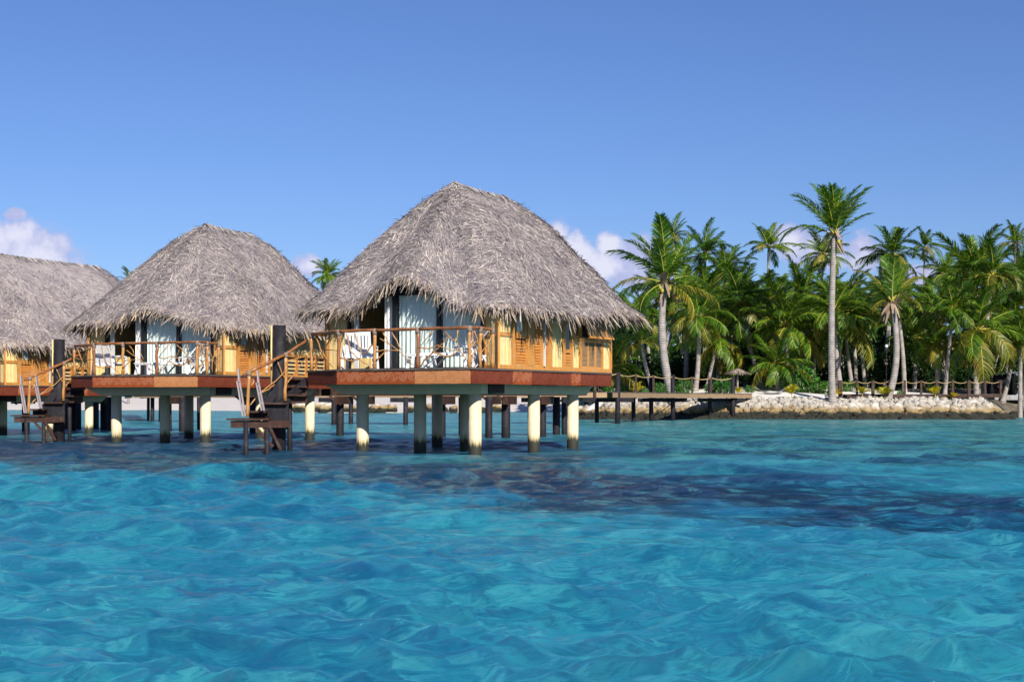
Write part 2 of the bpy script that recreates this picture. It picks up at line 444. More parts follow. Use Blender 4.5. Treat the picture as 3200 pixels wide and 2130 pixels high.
# ------------------------------------------------------------------ mesh helpers
class MB:
    def __init__(self):
        self.v, self.f, self.mi = [], [], []
        self.cur = 0

    def add(self, vs, fs):
        o = len(self.v)
        self.v += [tuple(x) for x in vs]
        for q in fs:
            self.f.append([o + i for i in q])
            self.mi.append(self.cur)

    def box(self, c, s, R=None):
        hx, hy, hz = s[0] / 2, s[1] / 2, s[2] / 2
        vs = [Vector((sx * hx, sy * hy, sz * hz)) for sz in (-1, 1) for sy in (-1, 1) for sx in (-1, 1)]
        if R is not None:
            vs = [R @ p for p in vs]
        c = Vector(c)
        self.add([p + c for p in vs], [(0, 2, 3, 1), (4, 5, 7, 6), (0, 1, 5, 4), (2, 6, 7, 3), (0, 4, 6, 2), (1, 3, 7, 5)])

    def bar(self, a, b, w, h, up=Vector((0, 0, 1))):
        a, b = Vector(a), Vector(b)
        d = (b - a)
        L = d.length
        d.normalize()
        s = d.cross(up)
        if s.length < 1e-4:
            s = Vector((1, 0, 0))
        s.normalize()
        u = s.cross(d)
        R = Matrix((d, s, u)).transposed()
        self.box((a + b) / 2, (L, w, h), R)

    def tube(self, pts, rad, n=8, cap=True):
        pts = [Vector(p) for p in pts]
        if not isinstance(rad, (list, tuple)):
            rad = [rad] * len(pts)
        o = len(self.v)
        prev = None
        for i, p in enumerate(pts):
            d = (pts[min(i + 1, len(pts) - 1)] - pts[max(i - 1, 0)]).normalized()
            if prev is None:
                s = d.cross(Vector((0.13, 0.27, 1))) if abs(d.z) < .95 else d.cross(Vector((0, 1, 0)))
            else:
                s = prev - d * prev.dot(d)
            s.normalize()
            prev = s
            u = d.cross(s)
            for k in range(n):
                a = 2 * math.pi * k / n
                self.v.append(tuple(p + (s * math.cos(a) + u * math.sin(a)) * rad[i]))
        for i in range(len(pts) - 1):
            for k in range(n):
                k2 = (k + 1) % n
                self.f.append([o + i * n + k, o + i * n + k2, o + (i + 1) * n + k2, o + (i + 1) * n + k])
                self.mi.append(self.cur)
        if cap:
            self.f.append([o + k for k in range(n)][::-1])
            self.mi.append(self.cur)
            self.f.append([o + (len(pts) - 1) * n + k for k in range(n)])
            self.mi.append(self.cur)

    def prism(self, outline, z0, z1):
        n = len(outline)
        vs = [(x, y, z0) for x, y in outline] + [(x, y, z1) for x, y in outline]
        fs = [list(range(n))[::-1], list(range(n, 2 * n))]
        fs += [[i, (i + 1) % n, n + (i + 1) % n, n + i] for i in range(n)]
        self.add(vs, fs)

    def wbox(self, fr, t0, t1, z0, z1, d0, d1):
        """box in a wall frame fr = (origin, along, outward)"""
        o, t, n = fr
        vs = []
        for z in (z0, z1):
            for d in (d0, d1):
                for a in (t0, t1):
                    p = o + t * a + n * d
                    vs.append(Vector((p.x, p.y, z)))
        self.add(vs, [(0, 2, 3, 1), (4, 5, 7, 6), (0, 1, 5, 4), (2, 6, 7, 3), (0, 4, 6, 2), (1, 3, 7, 5)])

    def canes(self, fr, t0, t1, z0, z1, d, w=.055):
        o, t, n = fr
        k = max(1, round((t1 - t0) / w))
        w = (t1 - t0) / k
        for i in range(k):
            a = t0 + i * w
            j = random.uniform(-.004, .004)
            prof = [(a + .002, d), (a + w * .22, d + .022 + j), (a + w * .78, d + .022 + j), (a + w - .002, d)]
            vs = []
            for z in (z0, z1 + random.uniform(-.004, .004)):
                for (q, dd) in prof:
                    p = o + t * q + n * dd
                    vs.append((p.x, p.y, z))
            self.add(vs, [(0, 1, 5, 4), (1, 2, 6, 5), (2, 3, 7, 6), (4, 5, 6, 7)])

    def build(self, name, mat, parent=None, smooth=False, loc=None):
        me = bpy.data.meshes.new(name)
        me.from_pydata(self.v, [], self.f)
        mats = mat if isinstance(mat, (list, tuple)) else [mat]
        for m in mats:
            me.materials.append(m)
        if len(mats) > 1:
            me.polygons.foreach_set('material_index', self.mi)
        if smooth:
            me.polygons.foreach_set('use_smooth', [True] * len(self.f))
        me.update()
        o = bpy.data.objects.new(name, me)
        COL.objects.link(o)
        if parent is not None:
            o.parent = parent
        if loc is not None:
            o.location = loc
        return o


def np_obj(name, V, Q, mat, parent=None, smooth=False, mi=None):
    me = bpy.data.meshes.new(name)
    V = np.ascontiguousarray(V, dtype=np.float32)
    Q = np.ascontiguousarray(Q, dtype=np.int32)
    me.vertices.add(len(V))
    me.vertices.foreach_set('co', V.ravel())
    me.loops.add(Q.size)
    me.loops.foreach_set('vertex_index', Q.ravel())
    me.polygons.add(len(Q))
    me.polygons.foreach_set('loop_start', np.arange(0, Q.size, 4, dtype=np.int32))
    for m in (mat if isinstance(mat, (list, tuple)) else [mat]):
        me.materials.append(m)
    if mi is not None:
        me.polygons.foreach_set('material_index', np.ascontiguousarray(mi, dtype=np.int32))
    if smooth:
        me.polygons.foreach_set('use_smooth', np.ones(len(Q), dtype=bool))
    me.update(calc_edges=True)
    me.validate()
    o = bpy.data.objects.new(name, me)
    COL.objects.link(o)
    if parent is not None:
        o.parent = parent
    return o


def strips(P, D, W, N, L, wid, curl):
    """N narrow two-segment blades: base P, direction D, width direction W, lift along N"""
    P, D, W, N = (np.asarray(a, dtype=float) for a in (P, D, W, N))
    L, wid, curl = L[:, None], wid[:, None], curl[:, None]
    mid = P + D * L * .5 + N * curl * .6
    tip = P + D * L + N * curl * .4
    V = np.stack([P - W * wid * .5, P + W * wid * .5, mid - W * wid * .5, mid + W * wid * .5, tip - W * wid * .18, tip + W * wid * .18], 1)
    n = len(P)
    b = (np.arange(n) * 6)[:, None]
    Q = np.concatenate([b + np.array([0, 1, 3, 2]), b + np.array([2, 3, 5, 4])], 0)
    return V.reshape(-1, 3), Q


def norm(a):
    return a / np.maximum(np.linalg.norm(a, axis=-1, keepdims=True), 1e-9)


def tag(o, label=None, cat=None, group=None, kind=None):
    if label: o['label'] = label
    if cat: o['category'] = cat
    if group: o['group'] = group
    if kind: o['kind'] = kind
    return o


def empty(name, loc=(0, 0, 0), rz=0.0):
    o = bpy.data.objects.new(name, None)
    COL.objects.link(o)
    o.location = loc
    o.rotation_euler = (0, 0, rz)
    return o


def copy_tree(o, parent=None):
    c = o.copy()
    COL.objects.link(c)
    c.parent = parent
    for ch in list(o.children):
        copy_tree(ch, c)
    return c


# ------------------------------------------------------------------ camera, sun, sky
cam_d = bpy.data.cameras.new('camera')
cam = bpy.data.objects.new('camera', cam_d)
COL.objects.link(cam)
cam.location = (0, 0, CZ)
cam.rotation_euler = (math.pi / 2, 0, 0)
cam_d.lens, cam_d.sensor_width = 50, 36
cam_d.shift_y = (HY - 1065) / 3200
cam_d.clip_end = 3000
SC.camera = cam

SUN_EL, SUN_AZ = math.radians(31), math.radians(22)      # azimuth to the right of straight behind the camera
to_sun = Vector((math.sin(SUN_AZ) * math.cos(SUN_EL), -math.cos(SUN_AZ) * math.cos(SUN_EL), math.sin(SUN_EL)))
sun_d = bpy.data.lights.new('sun', 'SUN')
sun_d.energy = 5.0
sun_d.angle = math.radians(.5)
sun_d.color = (1, .945, .86)
sun = bpy.data.objects.new('sun', sun_d)
COL.objects.link(sun)
sun.rotation_euler = to_sun.to_track_quat('Z', 'Y').to_euler()
sun.location = (20, -40, 60)

W = bpy.data.worlds.new('World')
SC.world = W
W.use_nodes = True
nt = W.node_tree
bg = nt.nodes['Background']
sky = nt.nodes.new('ShaderNodeTexSky')
sky.sky_type = 'NISHITA'
sky.sun_disc = False
sky.sun_elevation = SUN_EL
sky.sun_rotation = math.atan2(to_sun.x, to_sun.y)
sky.altitude = 0
sky.air_density = 1.0
sky.dust_density = 0.25
sky.ozone_density = 2.5
nt.links.new(mix_c(nt, 1.0, sky.outputs[0], (.435, .545, .83), 'MULTIPLY'), bg.inputs[0])
bg.inputs[1].default_value = .099
tc = nt.nodes.new('ShaderNodeTexCoord')
sep = nt.nodes.new('ShaderNodeSeparateXYZ')
nt.links.new(tc.outputs['Generated'], sep.inputs[0])
yy = math_n(nt, 'MAXIMUM', sep.outputs[1], .01)
sx = math_n(nt, 'DIVIDE', sep.outputs[0], yy)
sz = math_n(nt, 'DIVIDE', sep.outputs[2], yy)
cv = nt.nodes.new('ShaderNodeCombineXYZ')
nt.links.new(sx, cv.inputs[0])
nt.links.new(sz, cv.inputs[1])
wob = nt.nodes.new('ShaderNodeTexNoise')
wob.inputs['Scale'].default_value = 60
wob.inputs['Detail'].default_value = 6
wob.inputs['Roughness'].default_value = .62
nt.links.new(cv.outputs[0], wob.inputs['Vector'])
dens = None
lit = None
for (px, py, rx, ry, top) in [(110, 800, 190, 120, .6), (60, 730, 80, 60, .7), (45, 670, 45, 28, .2), (-30, 760, 120, 90, .6),
                              (1730, 740, 60, 75, .9), (1790, 800, 95, 90, 1.), (1905, 765, 62, 52, 1.), (1870, 830, 90, 70, .8), (1990, 830, 150, 110, .1),
                              (2470, 745, 85, 62, .45), (2560, 790, 150, 70, .4), (2700, 790, 85, 78, .45), (960, 830, 70, 40, .4), (2880, 860, 150, 50, .2)]:
    s = nt.nodes.new('ShaderNodeVectorMath')
    s.operation = 'SUBTRACT'
    nt.links.new(cv.outputs[0], s.inputs[0])
    s.inputs[1].default_value = ((px - CX) / F, (HY - py) / F, 0)
    k = nt.nodes.new('ShaderNodeVectorMath')
    k.operation = 'MULTIPLY'
    nt.links.new(s.outputs[0], k.inputs[0])
    k.inputs[1].default_value = (F / rx, F / ry, 0)
    ln = nt.nodes.new('ShaderNodeVectorMath')
    ln.operation = 'LENGTH'
    nt.links.new(k.outputs[0], ln.inputs[0])
    b = math_n(nt, 'SUBTRACT', 1.0, ln.outputs['Value'])
    dens = b if dens is None else math_n(nt, 'MAXIMUM', dens, b)
    l = math_n(nt, 'MULTIPLY', math_n(nt, 'MAXIMUM', b, 0.0), top)
    lit = l if lit is None else math_n(nt, 'MAXIMUM', lit, l)
d2 = math_n(nt, 'ADD', dens, math_n(nt, 'MULTIPLY_ADD', wob.outputs['Fac'], 1.1, -.55))
fac = math_n(nt, 'MULTIPLY', smooth_n(nt, d2, .02, .46), .88)
fac = math_n(nt, 'MULTIPLY', fac, smooth_n(nt, sep.outputs[1], .02, .1))
bg2 = nt.nodes.new('ShaderNodeBackground')
l2 = smooth_n(nt, math_n(nt, 'ADD', lit, math_n(nt, 'MULTIPLY_ADD', wob.outputs['Fac'], 1.2, -.6)), .05, .6)
nt.links.new(mix_c(nt, l2, (.37, .39, .60), (.64, .63, .73)), bg2.inputs[0])
mxw = nt.nodes.new('ShaderNodeMixShader')
nt.links.new(fac, mxw.inputs[0])
nt.links.new(bg.outputs[0], mxw.inputs[1])
nt.links.new(bg2.outputs[0], mxw.inputs[2])
nt.links.new(mxw.outputs[0], nt.nodes['World Output'].inputs[0])

SC.view_settings.view_transform = 'Standard'
SC.view_settings.look = 'None'
SC.view_settings.exposure = .40
SC.view_settings.gamma = 1
SC.cycles.use_denoising = True
SC.cycles.max_bounces = 6
SC.cycles.transparent_max_bounces = 8
SC.cycles.sample_clamp_indirect = 4
SC.cycles.caustics_reflective = False
SC.cycles.caustics_refractive = False


# ------------------------------------------------------------------ sea
def make_water():
    rows = [4.0]
    while rows[-1] < 420:
        rows.append(rows[-1] * 1.0062 + .004)
    ys = np.array(rows)
    k = np.linspace(-1, 1, 860)
    u = .30 * k + .40 * k ** 5 + .42 * np.sign(k) * np.clip(np.abs(k) - .93, 0, 1) * 10 * .3
    Yg, Ug = np.meshgrid(ys, u, indexing='ij')
    Xg = Ug * (Yg + 6)
    Yb, Xb = Yg.copy(), Xg.copy()
    Z = np.zeros_like(Xg)
    dX = np.zeros_like(Xg)
    dY = np.zeros_like(Xg)
    spac = .0062 * Yg
    gust = .72 + .5 * (np.sin(Xg * .21 + 1.3 * np.sin(Yg * .12)) * np.sin(Yg * .17 + .9 * np.sin(Xg * .11 + 2)))
    calm = np.interp(ys, [0, 30, 60, 110, 420], [1, 1, .75, .55, .5])[:, None]
    rs = np.random.default_rng(5)
    bands = [(7.5, 5.0, .016, 4), (4.6, 2.6, .022, 9), (2.5, 1.3, .0185, 13), (1.3, .62, .0100, 16), (.6, .28, .0056, 20), (.27, .14, .0023, 18)]
    for l1, l0, amp, cnt in bands:
        for i in range(cnt):
            lam = l0 + (l1 - l0) * rs.random()
            ang = math.radians(-101 + rs.normal() * (20 if lam > 1.3 else 30))
            kx, ky = math.cos(ang) * 2 * math.pi / lam, math.sin(ang) * 2 * math.pi / lam
            a = amp * (.6 + .8 * rs.random())
            ph = kx * Xb + ky * Yb + rs.random() * 6.283 + .7 * np.sin(Xb * .13 + rs.random() * 6) + .6 * np.sin(Yb * .1 + rs.random() * 6)
            att = np.clip((lam / spac - 2.2) / 2.2, 0, 1) * calm
            if lam < 2.5:
                att = att * np.clip(gust, .25, 1.3)
            s, c = np.sin(ph), np.cos(ph)
            Z += a * att * c
            q = .85 if lam > .65 else .35
            dX -= q * a * att * math.cos(ang) * s
            dY -= q * a * att * math.sin(ang) * s
    Xg = Xg + dX
    Yg = Yg + dY
    V = np.stack([Xg, Yg, Z], -1).reshape(-1, 3)
    nr, nc = Z.shape
    idx = np.arange(nr * nc).reshape(nr, nc)
    Q = np.stack([idx[:-1, :-1], idx[:-1, 1:], idx[1:, 1:], idx[1:, :-1]], -1).reshape(-1, 4)
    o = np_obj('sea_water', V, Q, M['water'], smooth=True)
    tag(o, kind='structure')


make_water()

# ------------------------------------------------------------------ island ground
SHORE = [(5.2, 121), (8, 118.2), (14, 117.6), (20, 118.4), (30, 118.6), (38, 118.2), (41.3, 119.0), (42.6, 122), (44, 130), (49, 136), (62, 139), (200, 150), (200, 420),
         (-220, 420), (-220, 250), (-60, 232), (-40, 214), (-28, 184), (-22, 178), (-14, 180), (-11, 195), (-8, 180), (-4, 182), (-1, 198), (8, 203), (9, 160), (6.5, 130)]
SH = np.array(SHORE, dtype=float)


def shore_dist(X, Y):
    """signed distance to the shoreline, positive inland"""
    X, Y = np.asarray(X, float), np.asarray(Y, float)
    best = np.full(X.shape, 1e9)
    inside = np.zeros(X.shape, bool)
    n = len(SH)
    for i in range(n):
        a, b = SH[i], SH[(i + 1) % n]
        d = b - a
        t = np.clip(((X - a[0]) * d[0] + (Y - a[1]) * d[1]) / (d @ d), 0, 1)
        best = np.minimum(best, np.hypot(X - a[0] - t * d[0], Y - a[1] - t * d[1]))
        cr = ((a[1] > Y) != (b[1] > Y))
        with np.errstate(divide='ignore', invalid='ignore'):
            xi = a[0] + (Y - a[1]) / (b[1] - a[1] if b[1] != a[1] else 1e-9) * d[0]
        inside ^= cr & (X < xi)
    return np.where(inside, best, -best)


def ground_z(X, Y):
    X, Y = np.asarray(X, float), np.asarray(Y, float)
    d = shore_dist(X, Y)
    front = (Y < 150) | (X > 9)
    run = np.where(front, 3.2, 22.0)
    top = np.where(front, 1.75, 1.25)
    t = np.clip(d / run, 0, 1)
    z = top * np.sin(t * math.pi / 2)
    z = z + np.clip((d - run) / 9, 0, 1) * np.where(front, 1.0, .8)
    z = np.where(d < 0, np.maximum(-.6, d * .25), z)
    z = z + np.clip(d, 0, 1) * .06 * (np.sin(X * 1.3 + 2 * np.sin(Y * .7)) + np.sin(Y * 1.1 + X * .6))
    return z


def gz(x, y):
    return float(ground_z(np.array([x]), np.array([y]))[0])


def make_ground():
    xs = np.concatenate([np.linspace(-220, -60, 40), np.linspace(-59, 0, 90), np.linspace(.4, 56, 150), np.linspace(58, 200, 40)])
    ys = np.concatenate([np.linspace(115, 140, 70), np.linspace(141, 240, 80), np.linspace(244, 418, 24)])
    Xg, Yg = np.meshgrid(xs, ys, indexing='ij')
    Z = ground_z(Xg, Yg)
    V = np.stack([Xg, Yg, Z], -1).reshape(-1, 3)
    a, b = Z.shape
    idx = np.arange(a * b).reshape(a, b)
    Q = np.stack([idx[:-1, :-1], idx[1:, :-1], idx[1:, 1:], idx[:-1, 1:]], -1).reshape(-1, 4)
    tag(np_obj('sandy_ground', V, Q, M['sand'], smooth=True), kind='structure')


make_ground()

# ------------------------------------------------------------------ thatched bungalows
DK = 2.50                                  # deck level above the water


def catmull(ctrl, n):
    C = np.array(ctrl, float)
    m = len(C)
    out = []
    for i in range(n):
        f = i / n * m
        j = int(f)
        t = f - j
        p0, p1, p2, p3 = C[(j - 1) % m], C[j % m], C[(j + 1) % m], C[(j + 2) % m]
        out.append(.5 * ((2 * p1) + (-p0 + p2) * t + (2 * p0 - 5 * p1 + 4 * p2 - p3) * t * t + (-p0 + 3 * p1 - 3 * p2 + p3) * t ** 3))
    return np.array(out)


def roof_parts(root, seed, arch, n_straw, n_fringe, ridge=(4.23, 7.3), ly=1.0, zr=0.0):
    rs = np.random.default_rng(seed)
    A = arch
    ctrl = [(-7.45, 1.95, 4.50, 0), (-6.6, 1.45, 4.44, 0), (-5.1, 1.40, 4.36, 0), (-4.2, 1.46, 4.42 + .38 * A, 0), (-3.3, 1.48, 4.48 + .66 * A, 0), (-2.3, 1.46, 4.42 + .42 * A, 0),
            (-1.2, 1.34, 4.36, 0), (-.2, 1.42, 4.28, 0), (.5, 1.98, 4.22, .0), (.76, 3.0, 4.2, .15), (.80, 5, 4.2, .45), (.80, 7.5, 4.28, .75), (.76, 9.3, 4.42, .95), (.4, 10.05, 4.47, 1),
            (-.6, 10.4, 4.45, 1), (-3.2, 10.5, 4.4, 1), (-5.8, 10.4, 4.4, 1), (-6.9, 10, 4.4, 1), (-7.5, 9, 4.4, .95), (-7.6, 7.5, 4.35, .75), (-7.65, 5, 4.35, .45), (-7.65, 3, 4.45, .15)]
    ctrl = [(x, 1.2 + (y - 1.2) * ly, z, r) for x, y, z, r in ctrl]
    NT, NS = 240, 30
    E = catmull(ctrl, NT)
    rf = np.clip(E[:, 3], 0, 1)
    y0, y1 = ridge
    R = np.stack([np.full(NT, -3.2), y0 + (y1 - y0) * rf, 8.40 + zr - .06 * rf - .04 * np.sin(rf * math.pi)], 1)

    lump = [(rs.normal() * 1.3, rs.normal() * 1.3, rs.normal() * 1.0, rs.random() * 6.28) for _ in range(9)]

    def surf(th, t):
        """th in [0, NT), t in [0,1] -> points"""
        j = np.floor(th).astype(int) % NT
        j2 = (j + 1) % NT
        f = (th - np.floor(th))[..., None]
        e = E[j, :3] * (1 - f) + E[j2, :3] * f
        r = R[j] * (1 - f) + R[j2] * f
        tt = t[..., None]
        h = tt + .135 * np.sin(math.pi * tt) * tt - .025 * np.sin(math.pi * tt) * (1 - tt)
        p = e + (r - e) * tt
        p[..., 2] = (e[..., 2:3] + (r[..., 2:3] - e[..., 2:3]) * h)[..., 0]
        q = np.zeros(p.shape[:-1])
        for a, b, c, d in lump:
            q = q + np.sin(p[..., 0] * a + p[..., 1] * b + p[..., 2] * c + d)
        fade = np.clip((1 - t) * 5, 0, 1)
        p[..., 2] += q * .022 * fade
        return p

    tg = np.linspace(0, 1, NS)
    TH, TT = np.meshgrid(np.arange(NT, dtype=float), tg, indexing='ij')
    P = surf(TH, TT)
    V0 = P.reshape(-1, 3)
    idx = np.arange(NT * NS).reshape(NT, NS)
    nx = np.roll(idx, -1, 0)
    Q0 = np.stack([idx[:, :-1], nx[:, :-1], nx[:, 1:], idx[:, 1:]], -1).reshape(-1, 4)

    def frame(th, t):
        p = surf(th, t)
        dn = norm(surf(th, np.clip(t - .02, 0, 1)) - surf(th, np.clip(t + .0, .02, 1)))
        al = norm(surf(th + .6, t) - surf(th - .6, t))
        n = norm(np.cross(al, dn))
        n = np.where(n[:, 2:3] < 0, -n, n)
        return p, dn, al, n

    # loose straws lying down the slope
    n = n_straw
    t = 1 - np.sqrt(rs.random(n)) * .985
    t = np.clip(t, 0.005, .985)
    p, dn, al, nn = frame(rs.random(n) * NT, t)
    # patches of straw combed different ways
    a0 = .55 * np.sin(p[:, 0] * 1.1 + 1.7 * np.sin(p[:, 1] * .9 + seed)) + .45 * np.sin(p[:, 2] * 2.3 + p[:, 1])
    ang = rs.normal(size=n) * .72 + a0 * .95
    d = norm(dn * np.cos(ang)[:, None] + al * np.sin(ang)[:, None] + nn * (rs.random(n) ** 2 * .07)[:, None])
    w = norm(np.cross(nn, d) + nn * (rs.normal(size=n) * .35)[:, None])
    V1, Q1 = strips(p + nn * (.004 + rs.random(n) * .022)[:, None], d, w, nn, .12 + rs.random(n) ** 2 * .42, .011 + rs.random(n) * .019, .002 + rs.random(n) ** 3 * .06)
    V = np.concatenate([V0, V1])
    Q = np.concatenate([Q0, Q1 + len(V0)])
    roof = np_obj('thatched_roof', V, Q, M['thatch'], root)
    # eave fringe: three hanging rows, the outermost lying over the edge
    n = n_fringe
    th = rs.random(n) * NT
    row = rs.integers(0, 4, n)
    t = row * .018 + rs.random(n) ** 1.5 * .06
    p, dn, al, nn = frame(th, t)
    out = dn * 1.0
    hang = np.where(row == 0, .9, np.where(row == 1, 1.5, 2.2)) * (.6 + .7 * rs.random(n))
    side = rs.normal(size=n) * .46
    d = norm(out + np.array([0, 0, -1.0]) * hang[:, None] * .55 + al * side[:, None])
    w = norm(al + nn * (rs.normal(size=n) * .5)[:, None])
    clump = .75 + .45 * np.sin(th * 1.9 + seed) * np.sin(th * .63)
    L = (.14 + rs.random(n) ** 1.6 * .56) * clump
    V2, Q2 = strips(p + nn * (.03 - row * .045)[:, None], d, w, nn, L, .022 + rs.random(n) * .036, -.02 + rs.random(n) * .07)
    np_obj('eave_fringe', V2, Q2, M['fringe'], roof)
    # ridge cap of folded leaf bundles
    n = 900
    t = rs.random(n)
    py = y0 - .12 + (y1 - y0 + .2) * t
    side = np.where(rs.random(n) < .5, -1.0, 1.0)
    pz = 8.42 + zr - .06 * t - .04 * np.sin(t * math.pi)
    p = np.stack([-3.2 + rs.normal(size=n) * .05, py, pz + rs.normal(size=n) * .02], 1)
    d = norm(np.stack([side * (.8 + .3 * rs.random(n)), rs.normal(size=n) * .35, -.55 - .3 * rs.random(n)], 1))
    front = rs.random(n) < .22
    fa = rs.random(n) * math.pi
    d[front] = norm(np.stack([np.cos(fa[front]), -np.sin(fa[front]), -.75 * np.ones(front.sum())], 1))
    p[front, 1] = y0
    w = norm(np.cross(d, np.array([0, 0, 1.0])))
    nn = norm(np.cross(w, d))
    V3, Q3 = strips(p, d, w, nn, .25 + rs.random(n) * .3, .03 + rs.random(n) * .03, .02 + rs.random(n) * .03)
    np_obj('ridge_cap', V3, Q3, M['cap'], roof)


BRANCHES = {
    'A': [[(.25, .05), (.35, .5), (.45, .65), (.6, .75), (.92, .98)], [(.45, .04), (.55, .35), (.62, .6), (.6, .75)], [(.98, .3), (.8, .55), (.63, .62)], [(.04, .7), (.3, .78), (.58, .75)]],
    'B': [[(.12, .2), (.3, .35), (.55, .53), (.8, .8), (.96, .98)], [(.2, .05), (.28, .2), (.33, .36)], [(.42, .05), (.5, .25), (.6, .52)], [(.03, .55), (.25, .52), (.56, .53)], [(.03, .8), (.25, .54)]],
    'C': [[(.3, .03), (.05, .43)], [(.04, .45), (.2, .5), (.4, .42), (.55, .5), (.67, .57), (.83, .55)], [(.05, .97), (.12, .8), (.3, .58), (.42, .44), (.5, .38), (.58, .22)],
          [(.5, .05), (.6, .2), (.75, .36), (.83, .55), (.93, .75), (.98, .9)], [(.78, .04), (.77, .34)], [(.3, .58), (.45, .68), (.6, .74), (.68, .68), (.83, .57)]],
    'D': [[(.5, .05), (.7, .35), (.85, .5), (.9, .9)], [(.05, .5), (.5, .35), (.7, .33)], [(.05, .9), (.4, .65), (.8, .5)], [(.3, .05), (.2, .4), (.05, .6)]],
    'E': [[(.1, .05), (.4, .4), (.7, .7), (.95, .95)], [(.95, .15), (.6, .4), (.2, .6), (.05, .85)], [(.5, .5), (.5, .95)]],
    'F': [[(.15, .05), (.35, .4), (.45, .6), (.8, .95)], [(.85, .05), (.55, .35), (.3, .7), (.1, .95)], [(.5, .45), (.95, .5)], [(.05, .4), (.4, .5)]],
}


def jig(a, b, n, amp):
    a, b = Vector(a), Vector(b)
    return [a.lerp(b, i / n) + (Vector([random.uniform(-amp, amp) for _ in range(3)]) if 0 < i < n else Vector()) for i in range(n + 1)]


def branch_bay(mb, a, b, z0, z1, paths):
    a, b = Vector(a), Vector(b)
    for path in paths:
        pts = []
        for (u, v) in path:
            p = a.lerp(b, u)
            pts.append(Vector((p.x + random.uniform(-.03, .03), p.y + random.uniform(-.03, .03), z1 + (z0 - z1) * v)))
        fine = []
        for i in range(len(pts) - 1):
            fine += jig(pts[i], pts[i + 1], 3, .014)[:-1]
        fine.append(pts[-1])
        r = random.uniform(.017, .026)
        mb.tube(fine, [r * (1 - .45 * i / len(fine)) for i in range(len(fine))], 6)


def fascia_run(root, pts, mats, off=0.0):
    """carved boards between consecutive outline points"""
    for i in range(len(pts) - 1):
        a, b = Vector((*pts[i], 0)), Vector((*pts[i + 1], 0))
        L = (b - a).length
        ang = math.atan2((b - a).y, (b - a).x)
        mb = MB()
        j = random.uniform(-.012, .012)
        # board with a raised rim and a seam line half way up
        mb.box((0, j, 0), (L - .006, .05, .345))
        mb.box((0, j, .183), (L - .006, .062, .020))
        mb.box((0, j, -.183), (L - .006, .062, .020))
        mb.box((0, j, 0), (L - .03, .056, .010))
        o = mb.build('fascia_board', M[mats[i]], root)
        o.location = (*(((a + b) / 2).xy), DK - .245)
        o.rotation_euler = (0, 0, ang)


def pleats(x0, x1, z0, z1, y, seed):
    rs = random.Random(seed)
    n = int((x1 - x0) / .03)
    vs, fs = [], []
    for i in range(n + 1):
        x = x0 + (x1 - x0) * i / n
        d = .035 * math.sin(i * 1.15 + rs.uniform(-.3, .3)) + .02 * math.sin(i * .37)
        vs += [(x, y + d * .5, z1), (x, y + d, z0 + .6), (x, y + d * 1.2, z0)]
    for i in range(n):
        for k in range(2):
            fs.append((i * 3 + k, i * 3 + k + 1, (i + 1) * 3 + k + 1, (i + 1) * 3 + k))
    return vs, fs


def louver(fr, t0, t1, z0, z1, d=.0, step=.085, frame=.05, mats=('orange_wood', 'louver'), root=None, name='louvred_shutter'):
    mb = MB()
    mb.wbox(fr, t0, t0 + frame, z0, z1, d, d + .045)
    mb.wbox(fr, t1 - frame, t1, z0, z1, d, d + .045)
    mb.wbox(fr, t0 + frame, t1 - frame, z0, z0 + frame, d, d + .042)
    mb.wbox(fr, t0 + frame, t1 - frame, z1 - frame, z1, d, d + .042)
    f = mb.build(name, M[mats[0]], root)
    sl = MB()
    z = z0 + frame + .01
    o, t, n = fr
    while z < z1 - frame - step * .6:
        a0, a1 = t0 + frame + .002, t1 - frame - .002
        vs = []
        for (dz, dd) in ((0, .036), (.012, .040), (step * 1.02, .014), (step * .92, .004)):
            for a in (a0, a1):
                p = o + t * a + n * (d + dd)
                vs.append((p.x, p.y, z + dz))
        sl.add(vs, [(0, 1, 3, 2), (2, 3, 5, 4), (4, 5, 7, 6), (6, 7, 1, 0), (0, 2, 4, 6), (1, 7, 5, 3)])
        z += step
    sl.build('slat', M[mats[1]], f)
    return f


